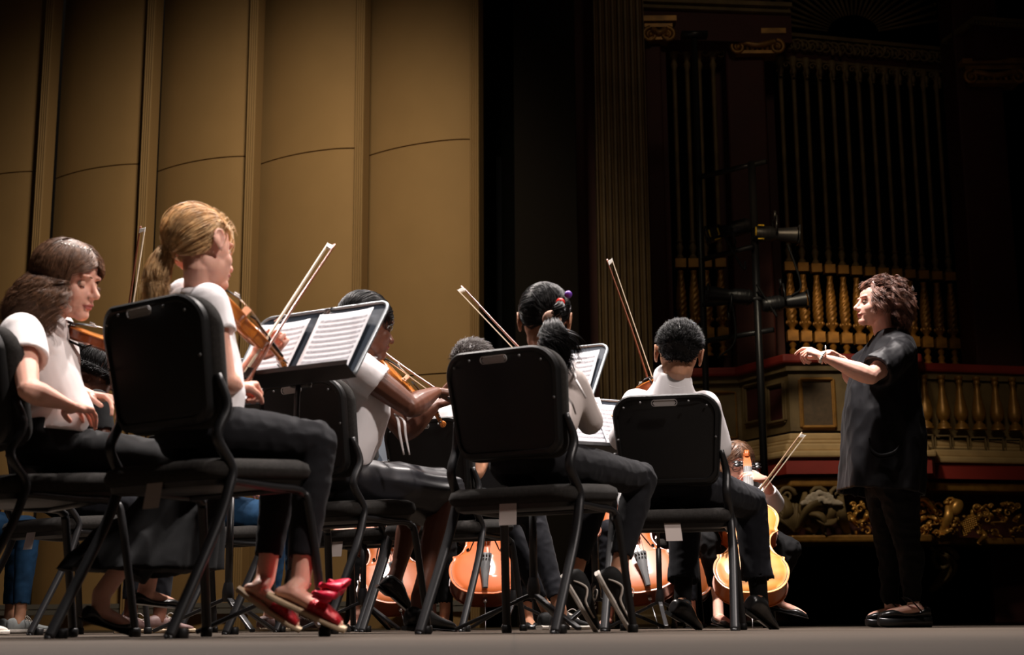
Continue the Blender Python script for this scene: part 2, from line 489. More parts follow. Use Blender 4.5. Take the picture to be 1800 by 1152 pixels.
# ---- dark wings and proscenium
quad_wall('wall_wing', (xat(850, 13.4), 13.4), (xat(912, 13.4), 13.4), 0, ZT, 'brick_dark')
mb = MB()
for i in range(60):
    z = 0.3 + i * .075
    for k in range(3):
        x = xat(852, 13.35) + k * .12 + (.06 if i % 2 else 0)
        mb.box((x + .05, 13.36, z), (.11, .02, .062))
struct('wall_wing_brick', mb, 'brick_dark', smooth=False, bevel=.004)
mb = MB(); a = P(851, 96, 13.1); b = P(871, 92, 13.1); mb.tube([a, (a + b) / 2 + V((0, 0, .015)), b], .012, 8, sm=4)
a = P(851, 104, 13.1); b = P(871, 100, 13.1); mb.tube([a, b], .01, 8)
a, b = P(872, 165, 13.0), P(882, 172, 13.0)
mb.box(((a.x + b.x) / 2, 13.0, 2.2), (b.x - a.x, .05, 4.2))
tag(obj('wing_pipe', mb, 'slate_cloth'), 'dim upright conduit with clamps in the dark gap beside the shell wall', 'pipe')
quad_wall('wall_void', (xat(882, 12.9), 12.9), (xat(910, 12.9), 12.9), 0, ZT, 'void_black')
mb = MB(); x0, x1 = xat(905, 12.2), xat(1016, 12.2)
mb.box(((x0 + x1) / 2, 12.25, ZT / 2), (x1 - x0, .1, ZT))
tag(obj('masking_flat', mb, 'masking_cloth', smooth=False, bevel=.01), 'tall charcoal masking flat standing between shell wall and gold pilaster', 'masking flat')
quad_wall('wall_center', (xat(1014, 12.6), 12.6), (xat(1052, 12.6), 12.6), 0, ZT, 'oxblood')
# fluted pilaster
x0, x1 = xat(1051, 12.3), xat(1142, 12.3); Yp = 12.3
out = []
NF = 8
for k in range(NF):
    a = x0 + (x1 - x0) * k / NF; w = (x1 - x0) / NF
    out += [(a, Yp), (a + w * .22, Yp)]
    out += [(a + w * (.22 + .68 * t / 6), Yp + .035 * math.sin(PI * t / 6)) for t in range(1, 6)]
    out += [(a + w * .9, Yp)]
out += [(x1, Yp), (x1, Yp + .2), (x0, Yp + .2)]
mb = MB(); mb.loft([[V((x, y, z)) for x, y in out[::-1]] for z in (0, ZT)])
struct('trim_7', mb, 'pilaster_gold', smooth=False)
mb = MB()
mb.box(((x0 + x1) / 2, Yp - .02, 0.35), (x1 - x0 + .1, .3, .7)); mb.box(((x0 + x1) / 2, Yp - .05, .05), (x1 - x0 + .16, .36, .1))
struct('trim_8', mb, 'pilaster_gold', smooth=False, bevel=.02)
quad_wall('wall_right_pier', (xat(1141, 12.8), 12.8), (xat(1180, 12.8), 12.8), 0, ZT, 'oxblood')
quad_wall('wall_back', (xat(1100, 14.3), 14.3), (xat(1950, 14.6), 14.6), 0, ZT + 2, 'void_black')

# ---- organ case
organ = thing('organ_case', 'towering gilt and oxblood organ case with rows of slim colonettes over twisted balusters', 'organ', (xat(1500, 13.5), 13.5, 0))
def orgY(px): return 13.2 + 0.5 * (px - 1386) / 303.0
def org_z(py): return zat(py, 13.25, 1411)
ZP = {k: org_z(k) for k in (130, 425, 430, 445, 458, 464, 479, 484, 495, 556, 570, 582, 584, 602, 604, 618, 632)}
def colonette_mb():
    m = MB(); z = ZP
    m.lathe([(.020, 0), (.022, z[130] - z[430])], (0, 0, z[430]), 10)
    # turned foot of the shaft
    h = z[430] - z[464]
    m.lathe([(.03, 0), (.036, h * .1), (.018, h * .25), (.03, h * .5), (.034, h * .62), (.02, h * .8), (.03, h * .9), (.021, h)], (0, 0, z[464]), 12)
    # pendant capital
    m.lathe([(.022, 0), (.034, .05), (.02, .09), (.036, .13), (.045, .17), (.03, .2)], (0, 0, z[130] - .03), 12)
    return m
def block_mb(z0, z1): 
    m = MB(); m.box((0, 0, (z0 + z1) / 2), (.098, .09, z1 - z0)); return m
def twist_mb():
    m = MB(); z0, z1 = ZP[570], ZP[484]; n = 84; rings = []
    for i in range(n + 1):
        t = i / n
        r = float(np.interp(t, [0, .04, .10, .22, .40, .60, .80, .93, 1], [.030, .036, .043, .047, .046, .040, .031, .023, .030]))
        ring = []
        for k in range(30):
            a = 2 * PI * k / 30
            rr = r * (1 + .075 * math.cos(5 * a - t * 52))
            ring.append(V((rr * math.cos(a), rr * math.sin(a), z0 + (z1 - z0) * t)))
        rings.append(ring)
    m.loft(rings)
    h = ZP[570] - ZP[584]
    m.lathe([(.04, 0), (.042, h * .12), (.022, h * .3), (.026, h * .5), (.045, h * .8), (.048, h * .95), (.03, h)], (0, 0, ZP[584]), 14)
    for k in range(8):
        a = 2 * PI * k / 8
        m.ell((.044 * math.cos(a), .044 * math.sin(a), ZP[570] + .005), (.013, .013, .02), nu=8, nv=6)
    h = ZP[602] - ZP[632]
    m.lathe([(.042, 0), (.042, h * .08), (.024, h * .2), (.036, h * .42), (.018, h * .58), (.034, h * .8), (.02, h * .92), (.04, h)], (0, 0, ZP[632]), 14)
    return m
cm, bm1, bm2, tm = colonette_mb(), block_mb(ZP[479], ZP[464]), block_mb(ZP[602], ZP[584]), twist_mb()
protos = None
def org_part(name, mbx, m, x, y, proto):
    if proto is None:
        o = obj(name, mbx, m, organ, autosm=40)
    else:
        o = proto.copy(); COL.objects.link(o); o.parent = organ
    L = organ.location
    o.location = (x - organ.matrix_world.translation.x, y - organ.matrix_world.translation.y, 0)
    return o
pr = [None] * 5
cols = [(1386 + 23.3 * i) for i in range(14)] + [1195, 1218, 1240, 1265]
for i, px in enumerate(cols):
    Y = orgY(px) if i < 14 else 13.05
    x = xat(px, Y, 440)
    a = org_part('colonette', cm, 'gilt_dull', x, Y, pr[0]); pr[0] = pr[0] or a
    a = org_part('square_block', bm1, 'gilt', x, Y, pr[1]); pr[1] = pr[1] or a
    a = org_part('twisted_baluster', tm, 'gilt', x, Y, pr[2]); pr[2] = pr[2] or a
    a = org_part('square_block', bm2, 'gilt', x, Y, pr[3]); pr[3] = pr[3] or a
# piers with capitals
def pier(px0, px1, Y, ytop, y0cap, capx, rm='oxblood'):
    x0, x1 = xat(px0, Y), xat(px1, Y)
    m = MB(); r = (x1 - x0) / 2
    m.box(((x0 + x1) / 2, Y + r, ZT / 2), (x1 - x0, 2 * r, ZT))
    obj('pier', m, rm, organ, smooth=False, bevel=.02, world=True)
    zc0, zc1 = zat(y0cap, Y, capx), zat(ytop, Y, capx)
    xc = xat(capx, Y, (y0cap + ytop) / 2)
    w = (x1 - x0) * .5 + .06
    m = MB()
    m.box((xc, Y + .02, zc1 - .02), (2 * w + .05, .3, .05))
    m.box((xc, Y + .03, zc1 - .07), (2 * w - .02, .24, .04))
    for s in (-1, 1):                                    # scroll volutes
        pts = []
        for k in range(22):
            a = k / 21 * 3.6 * PI; rr = .07 * (1 - k / 24)
            pts.append(V((xc + s * (w - .06) + s * rr * math.sin(a), Y - .1, zc1 - .17 + rr * math.cos(a))))
        m.tube(pts, [.022 * (1 - k / 30) for k in range(22)], 8)
        m.ell((xc + s * (w - .06), Y - .1, zc1 - .17), (.025, .03, .025), nu=10, nv=8)
    m.tube([(xc - w + .08, Y - .1, zc1 - .12), (xc, Y - .12, zc1 - .16), (xc + w - .08, Y - .1, zc1 - .12)], .03, 8, sm=5)
    for k in range(7):
        xx = xc + (k - 3) * (2 * w - .16) / 7
        m.ell((xx, Y - .08, zc0 + .05), (.022, .03, .045), nu=8, nv=8)
    m.box((xc, Y, zc0), (2 * w - .1, .2, .03))
    obj('capital', m, 'gilt', organ, world=True, autosm=50)
pier(1141, 1172, 12.75, 38, 74, 1156)
pier(1288, 1358, 12.95, 60, 98, 1328)
pier(1702, 1785, 13.1, 112, 150, 1742, 'oxblood')
m = MB(); x0, x1 = xat(1266, 13.2), xat(1290, 13.2); m.box(((x0 + x1) / 2, 13.4, ZT / 2), (x1 - x0, .3, ZT))
x0, x1 = xat(1358, 13.5), xat(1372, 13.5); m.box(((x0 + x1) / 2, 13.6, ZT / 2), (x1 - x0, .2, ZT))
x0, x1 = xat(1693, 13.6), xat(1706, 13.6); m.box(((x0 + x1) / 2, 13.7, ZT / 2), (x1 - x0, .2, ZT))
obj('side_panel', m, 'oxblood', organ, smooth=False, world=True)
# entablature, frieze, cornices
def strip3(px0, y0, px1, y1, h_px, Ya, Yb, dep, m):
    a, b = P(px0, y0, Ya), P(px1, y1, Yb)
    hh = h_px / FPX * 13
    m.prism([(0, 0), (1, 0)], lambda x, y, k: a) if False else None
    d = V((b.x - a.x, b.y - a.y, 0)).normalized(); n = V((-d.y, d.x, 0))
    vs = []
    for p in (a, b):
        vs += [p, p + n * dep, p + n * dep - V((0, 0, hh)), p - V((0, 0, hh))]
    m.add(vs, [(0, 1, 2, 3), (7, 6, 5, 4), (0, 4, 5, 1), (1, 5, 6, 2), (2, 6, 7, 3), (3, 7, 4, 0)])
m = MB(); strip3(1120, 14, 1390, 22, 60, 12.7, 12.85, .5, m)
strip3(1372, 62, 1672, 88, 46, 13.25, 13.75, .3, m)
strip3(1660, 76, 1712, 34, 75, 13.4, 12.9, .4, m); strip3(1712, 34, 1860, 44, 75, 12.9, 13.1, .4, m)
strip3(1172, 78, 1290, 88, 26, 13.1, 13.1, .2, m)
obj('entablature', m, 'oxblood', organ, smooth=False, world=True)
m = MB(); strip3(1120, -6, 1392, 4, 8, 12.6, 12.75, .5, m); strip3(1130, 7, 1390, 17, 6, 12.65, 12.8, .5, m)
strip3(1372, 55, 1672, 84, 7, 13.2, 13.7, .3, m); strip3(1372, 100, 1684, 126, 5, 13.2, 13.7, .2, m)
strip3(1655, 70, 1712, 28, 8, 13.3, 12.8, .4, m); strip3(1712, 28, 1860, 38, 8, 12.8, 13.0, .4, m)
for k in range(34):                                     # dentils
    t = k / 33; p = P(1136 + 250 * t, 5 + 10 * t, 12.68 + .13 * t); m.box(p, (.02, .04, .03))
for k in range(14):
    t = k / 13; p = P(1664 + 46 * t, 72 - 34 * t, 13.3 - .5 * t); m.box(p, (.016, .03, .03))
for k in range(22):
    t = k / 21; p = P(1716 + 130 * t, 40 + 10 * t, 12.8 + .15 * t); m.box(p, (.02, .03, .03))
obj('cornice', m, 'gilt_dull', organ, smooth=False, world=True)
m = MB(); rnd = random.Random(3)
def scrollwork(m, c, r, Y, turns=1.6, s=1, th=.014):
    pts = []
    for k in range(16):
        a = k / 15 * turns * 2 * PI; rr = r * (1 - k / 18)
        pts.append(V((c.x + s * rr * math.cos(a), Y, c.z + rr * math.sin(a))))
    m.tube(pts, [th * (1 - k / 24) for k in range(16)], 6)
for k in range(22):
    t = (k + .5) / 22
    c = P(1380 + 290 * t, 78 + 26 * t, 13.2 + .48 * t)
    scrollwork(m, c, .07, c.y, s=1 if k % 2 else -1)
    m.ell(c + V((.06, 0, rnd.uniform(-.05, .05))), (.02, .02, .035), nu=8, nv=6)
obj('carved_frieze', m, 'gilt_dull', organ, world=True)
m = MB()
for k in range(8):
    t = (k + .5) / 8; c = P(1178 + 108 * t, 90 + 8 * t, 13.05); scrollwork(m, c, .05, 13.02, s=1 if k % 2 else -1)
obj('carved_frieze', m, 'gilt_dull', organ, world=True)
m = MB()
for k in range(15):                                      # pendants over the pipes
    c = P(1376 + 23.3 * k - 4, 122 + 1.75 * k, orgY(1376 + 23 * k) - .03)
    m.ell(c, (.022, .022, .05), nu=8, nv=8); m.ell(c - V((0, 0, .06)), .016, nu=8, nv=6)
    scrollwork(m, c + V((.055, 0, .05)), .035, c.y, 1.2, th=.01)
obj('pendant_row', m, 'gilt_dull', organ, world=True)
# fan of small pipes in the arch
m = MB(); c0 = P(1500, 62, 13.9)
for k in range(25):
    a = math.radians(12 + 156 * k / 24)
    d = V((math.cos(a) * 1.2, 0, math.sin(a)))
    m.tube([c0 + d * .22, c0 + d * .75], [.012, .02], 8); m.ell(c0 + d * .78, .02, nu=8, nv=6)
obj('pipe_fan', m, 'gilt_dull', organ, world=True)
m = MB(); pts = []
for k in range(21):
    a = math.radians(180 * k / 20); pts.append(c0 + V((math.cos(a) * 0.95, -.2, math.sin(a) * 1.1)))
m.tube(pts, .05, 8)
obj('arch_moulding', m, 'gilt_dull', organ, world=True)

# ---- balcony
balc = thing('balcony', 'oxblood and gilt box balcony with panelled front, bulbous balusters and carved corbels', 'balcony', (xat(1480, 12.2), 12.2, 0))
BZ = {y: zat(y, 12.0, 1400) for y in (625, 637, 641, 650, 653, 662, 700, 752, 758, 762, 775, 782, 796, 805, 808, 836, 840, 857, 862, 888, 942, 946, 955, 960, 980)}
# plan of the front: left wing, slanted cheek, pulpit face, right wing
def bp(px, Y): return V((xat(px, Y, 800), Y, 0))
plan = [bp(1140, 12.7), bp(1306, 12.62), bp(1392, 12.0), bp(1612, 12.02), bp(1618, 12.45), bp(1900, 12.8)]
def band(m, y0, y1, out, th=.25):
    z1, z0 = BZ[y0], BZ[y1]
    q = []
    for i, p in enumerate(plan):
        a = plan[max(0, i - 1)]; b = plan[min(len(plan) - 1, i + 1)]
        d1 = (p - a).normalized() if i else (b - p).normalized(); d2 = (b - p).normalized() if i < len(plan) - 1 else d1
        n1 = V((d1.y, -d1.x, 0)); n2 = V((d2.y, -d2.x, 0)); n = (n1 + n2).normalized()
        q.append((p + n * out / max(.5, n.dot(n1)), p - n * th / max(.5, n.dot(n1))))
    r = [[a + V((0, 0, z0)), b + V((0, 0, z0)), b + V((0, 0, z1)), a + V((0, 0, z1))] for a, b in q]
    m.loft(r)
m = MB(); band(m, 625, 641, .09, .35); obj('handrail', m, 'oxblood_bright', balc, smooth=False, bevel=.02, world=True)
m = MB(); band(m, 641, 653, .04); band(m, 653, 758, 0.0, .03)
obj('parapet', m, 'gilt_dull', balc, smooth=False, world=True)
m = MB(); band(m, 762, 775, .02); band(m, 775, 782, .06); band(m, 782, 796, .10); band(m, 796, 808, .16)
obj('gilt_moulding', m, 'moulding_gold', balc, smooth=False, bevel=.02, world=True)
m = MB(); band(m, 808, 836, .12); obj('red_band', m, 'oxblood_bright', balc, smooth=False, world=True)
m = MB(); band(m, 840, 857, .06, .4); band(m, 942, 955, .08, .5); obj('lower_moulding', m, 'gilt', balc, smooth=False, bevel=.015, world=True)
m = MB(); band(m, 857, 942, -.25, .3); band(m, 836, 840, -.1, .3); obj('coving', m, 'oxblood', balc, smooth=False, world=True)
# framed panels on the faces
def panel(pa, pb, y0, y1, mm, inset_m, t=.02):
    d = (pb - pa).normalized(); n = V((d.y, -d.x, 0)); z1, z0 = zat(y0, pa.y, 1400), zat(y1, pa.y, 1400)
    m = MB(); w = .035
    for a, b in ((V((pa.x, pa.y, z0)), V((pb.x, pb.y, z0))), (V((pa.x, pa.y, z1)), V((pb.x, pb.y, z1))), (V((pa.x, pa.y, z0)), V((pa.x, pa.y, z1))), (V((pb.x, pb.y, z0)), V((pb.x, pb.y, z1)))):
        for ww, k in ((w, .012), (w * .4, .03)):
            m.bar(a + n * k, b + n * k, ww, .02, up=n)
    obj('panel_frame', m, mm, balc, smooth=False, bevel=.006, world=True)
    m = MB(); c = (pa + pb) / 2 + V((0, 0, (z0 + z1) / 2)) + n * .003
    m.prism([(-.5, 0), (.5, 0), (.5, 1), (-.5, 1)], lambda x, y, k: (pa + pb) / 2 + d * (x * (pb - pa).length) + V((0, 0, z0 + (z1 - z0) * y)) + n * (.006 * k))
    obj('inset_panel', m, inset_m, balc, smooth=False, world=True)
panel(bp(1412, 12.0), bp(1470, 12.0), 668, 752, 'gilt', 'inset_brown')
panel(bp(1500, 12.0), bp(1590, 12.0), 668, 752, 'gilt', 'inset_brown')
L = lambda a, b, t: a + (b - a) * t
pa, pb = plan[1], plan[2]
panel(L(pa, pb, .12), L(pa, pb, .46), 680, 745, 'gilt_dull', 'oxblood'); panel(L(pa, pb, .6), L(pa, pb, .93), 680, 745, 'gilt_dull', 'oxblood')
panel(bp(1190, 12.65), bp(1225, 12.65), 690, 770, 'gilt', 'oxblood_bright'); panel(bp(1240, 12.65), bp(1296, 12.65), 690, 770, 'gilt', 'oxblood_bright')
# right wing: balusters in an opening
def big_baluster():
    m = MB(); z0, z1 = zat(757, 12.5, 1690), zat(664, 12.5, 1690); h = z1 - z0
    m.lathe([(r, z * h) for r, z in ((.062, 0), (.062, .03), (.05, .05), (.052, .09), (.03, .13), (.028, .16), (.05, .2), (.058, .26), (.060, .33), (.05, .45), (.035, .6), (.024, .75), (.020, .86), (.03, .9), (.022, .93), (.034, .96), (.034, 1))], (0, 0, z0), 18)
    return m
bb = big_baluster(); b0 = None
m = MB(); strip3(1612, 652, 1860, 662, 118, 12.46, 12.78, .03, m)
obj('baluster_gap_dark', m, 'void_black', balc, smooth=False, world=True)  # black slab standing in for the darkness between and behind the balusters
for px in (1626, 1657, 1688, 1719, 1751, 1782, 1813):
    Y = 12.36 + .34 * (px - 1618) / 282
    if b0 is None: b0 = o = obj('baluster', bb, 'gilt', balc, autosm=60)
    else:
        o = b0.copy(); COL.objects.link(o); o.parent = balc
    o.location = (xat(px, Y, 710) - wmat(balc).translation.x, Y - 12.2, 0)
m = MB()
for k in range(9):
    px = 1626 + 31 * k; p = P(px, 776 + .05 * (px - 1626), 12.38 + .34 * (px - 1618) / 282)
    for sx in (-1, 1): m.box(p + V((sx * .065, 0, 0)), (.012, .02, .11))
    for sz in (-1, 1): m.box(p + V((0, 0, sz * .055)), (.14, .02, .012))
obj('square_moulding', m, 'gilt_dull', balc, smooth=False, world=True)
# carved corbel work under the balcony
def fan_shell(m, c, r, n=11, a0=20, a1=160, dy=-.04):
    for k in range(n):
        a = math.radians(a0 + (a1 - a0) * k / (n - 1))
        d = V((math.cos(a), 0, math.sin(a)))
        m.tube([c, c + d * r * .5 + V((0, dy, 0)), c + d * r + V((0, dy * .3, 0))], [.008, .018, .024], 7, sm=3, round_end=True)
def leaf(m, a, b, bend, w=.05, dy=-.08):
    a = V(a); b = V(b); mid = (a + b) / 2 + V(bend)
    m.tube([a, mid, b, b + V((0, dy, -.02))], [w * .4, w, w * .6, w * .2], 8, sm=5, flat=.45)
m = MB(); Yc = 11.98
fan_shell(m, P(1396, 935, Yc), .21, 12, 50, 140); fan_shell(m, P(1432, 938, Yc + .05), .18, 9, 60, 150)
for px, s in ((1345, 1), (1375, 1), (1415, -1), (1452, 1), (1478, -1), (1360, -1)):
    leaf(m, P(px, 866, Yc), P(px - 12 * s, 938, Yc + .1), (s * .06, -.12, 0), .05)
for px in (1350, 1381, 1436, 1470):
    scrollwork(m, P(px, 872, Yc), .075, Yc - .03, 1.5, 1, .022)
leaf(m, P(1400, 935, Yc), P(1455, 895, Yc), (-.02, -.1, .1), .07)
leaf(m, P(1405, 905, Yc), P(1448, 935, Yc), (.06, -.1, .05), .07)
leaf(m, P(1418, 890, Yc), P(1470, 910, Yc), (.0, -.1, -.1), .05)
o = obj('corbel_carving', m, 'gilt_dull', balc, world=True)
m = MB(); rnd = random.Random(5)
for k in range(90):
    t = rnd.uniform(-1, 1); yy = rnd.uniform(0, 1) * (1 - abs(t) ** 1.5)
    p = P(1443 + 34 * t, 886 - 24 * yy, 11.86)
    m.ell(p, (rnd.uniform(.01, .03), .02, rnd.uniform(.008, .022)), nu=8, nv=6)
obj('chipped_plaster', remesh(m, .006, 2), 'plaster_grey', balc, world=True)
def gold_group(x0, x1, n, Y, seed):
    m = MB(); rnd = random.Random(seed)
    for k in range(n):
        px, py = rnd.uniform(x0, x1), rnd.uniform(885, 940)
        c = P(px, py, Y)
        w = rnd.random()
        if w < .4: scrollwork(m, c, rnd.uniform(.02, .05), Y - rnd.uniform(0, .08), rnd.uniform(.7, 1.5), rnd.choice((-1, 1)), .013)
        elif w < .75: leaf(m, c, c + V((rnd.uniform(-.1, .1), -.03, rnd.uniform(-.12, .08))), (rnd.uniform(-.05, .05), -.08, 0), .022)
        else: m.ell(c, (.018, .02, rnd.uniform(.015, .03)), nu=10, nv=8)
    obj('gilt_carving', m, 'gilt_bright', balc, world=True)
gold_group(1490, 1560, 34, 12.1, 2); gold_group(1590, 1680, 60, 12.3, 4); gold_group(1690, 1735, 20, 12.4, 6); gold_group(1735, 1800, 26, 12.6, 8)
m = MB()
for i in range(8):
    for j in range(8 - i // 2):                          # grape-like studs
        m.ell(P(1690 + i * 3.4 + j * .8, 918 + j * 3.4 - i * 1.2, 12.28), .012, nu=8, nv=6)
m.ell(P(1682, 892, 12.2), (.05, .03, .07), Matrix.Rotation(.6, 3, 'Y'), nu=16, nv=12)
leaf(m, P(1604, 886, 12.2), P(1640, 896, 12.2), (0, -.05, .06), .05); leaf(m, P(1665, 880, 12.25), P(1655, 938, 12.25), (.02, -.06, 0), .04)
obj('gilt_carving', m, 'gilt_bright', balc, world=True)
m = MB()
leaf(m, P(1636, 962, 12.5), P(1640, 1035, 12.7), (.12, -.05, 0), .06, 0); leaf(m, P(1650, 965, 12.5), P(1662, 1020, 12.7), (.08, -.05, 0), .05, 0)
scrollwork(m, P(1655, 985, 12.55), .12, 12.5, 1.4, 1, .03)
obj('corbel_scroll', m, 'gilt_dull', balc, world=True)
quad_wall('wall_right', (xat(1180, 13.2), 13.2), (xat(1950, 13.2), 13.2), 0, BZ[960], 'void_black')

# ---- lighting boom with four spotlights
m = MB(); Yb = 11.2
boom = thing('lighting_boom', 'black pipe boom with cross bars standing before the organ', 'lighting stand', (xat(1328, Yb, 500), Yb, 0))
pt = P(1321, 285, Yb); m.tube([V((pt.x, Yb, 0)), V((pt.x, Yb, pt.z))], .03, 10)
obj('main_pole', m, 'black_metal', boom, world=True)
m = MB(); pt2 = P(1220, 62, Yb + .3); m.tube([V((pt2.x, Yb + .3, 0)), pt2], .026, 10); m.box(pt2 + V((0, 0, 0)), (.22, .1, .04))
obj('rear_pole', m, 'black_metal', boom, world=True)
for (x0, y0, x1, y1) in ((1228, 312, 1347, 284), (1236, 456, 1324, 434), (1240, 600, 1360, 580), (1236, 536, 1345, 524)):
    m = MB(); m.tube([P(x0, y0, Yb + .25), P(x1, y1, Yb - .05)], .022, 10); obj('cross_bar', m, 'black_metal', boom, world=True)
m = MB(); m.box(V((pt.x, Yb, .02)), (.6, .5, .04)); obj('base_plate', m, 'black_metal', boom, world=True)
m = MB()
for x0, y0, x1, y1, sag in ((1262, 395, 1310, 460, .2), (1385, 430, 1392, 520, .12), (1330, 500, 1360, 545, .15), (1285, 520, 1262, 630, .1)):
    a, b = P(x0, y0, Yb - .1), P(x1, y1, Yb - .1)
    m.tube([a, (a + b) / 2 + V((.08, 0, -sag)), b], .009, 6, sm=6)
obj('power_cable', m, 'dull_black', boom, world=True)
def spotlight(px, py, ang, label, tip, yellow):
    c = P(px, py, Yb - .05)
    M = Matrix.Translation(c) @ Matrix.Rotation(ang, 4, 'Y')
    t = thing('stage_spotlight', label, 'spotlight', M=M, group='spotlights on the boom')
    m = MB(); Mx = Matrix.Rotation(PI / 2, 3, 'Y')
    m.lathe([(.05, -.17), (.06, -.15), (.062, -.03), (.045, 0), (.05, .03), (.06, .12), (.066, .17)], (0, 0, 0), 20, Mx)
    for k in range(4): m.lathe([(.066, 0), (.066, .006)], (-.14 + k * .03, 0, 0), 20, Mx)
    obj('lamp_body', m, 'black_metal', t, autosm=40)
    m = MB(); m.tube([(.0, -.08, 0), (0, -.08, .13), (0, .08, .13), (0, .08, 0)], .009, 6); m.tube([(0, 0, .13), (0, 0, .19)], .012, 8)
    obj('yoke', m, 'black_metal', t)
    m = MB()
    for k in range(4):
        a = k * PI / 2
        m.box((.185, .06 * math.cos(a), .06 * math.sin(a)), (.012, .02 + .1 * abs(math.sin(a)), .02 + .1 * abs(math.cos(a))))
    obj('gel_frame', m, 'black_metal', t)
    if yellow:
        m = MB()
        for yx, yz, w, h in yellow: m.box((yx, -.068, yz), (w, .006, h))
        obj('yellow_tape', m, 'lamp_yellow', t)
    return t
spotlight(1282, 405, -.25 + PI, 'spotlight with yellow tape, upper left on the boom, tipped down', 1, [(.17, 0, .012, .06), (.1, .0, .012, .06), (.12, .06, .05, .012)])
spotlight(1362, 412, .05, 'spotlight with yellow tape, upper right on the boom, level', 1, [(-.12, .05, .05, .012), (-.16, 0, .012, .07), (-.12, -.06, .05, .012)])
spotlight(1284, 520, .1 + PI, 'plain black spotlight, lower left on the boom', 1, None)
spotlight(1378, 532, -.12, 'plain black spotlight, lower right on the boom, nearest the twisted balusters', 1, None)
# ================================================================== music chairs
def rrect(w, z0, z1, r, n=6, taper=0.0):
    """rounded rectangle outline in (x, z), optional narrowing at the top"""
    pts = []
    for cx, cz, a0 in ((w / 2 - r, z0 + r * .7, -90), (w / 2 - r - taper, z1 - r, 0), (-w / 2 + r + taper, z1 - r, 90), (-w / 2 + r, z0 + r * .7, 180)):
        rr = r if cz > (z0 + z1) / 2 else r * .7
        for k in range(n + 1):
            a = math.radians(a0 + 90 * k / n)
            pts.append((cx + rr * math.cos(a), cz + rr * math.sin(a)))
    return pts

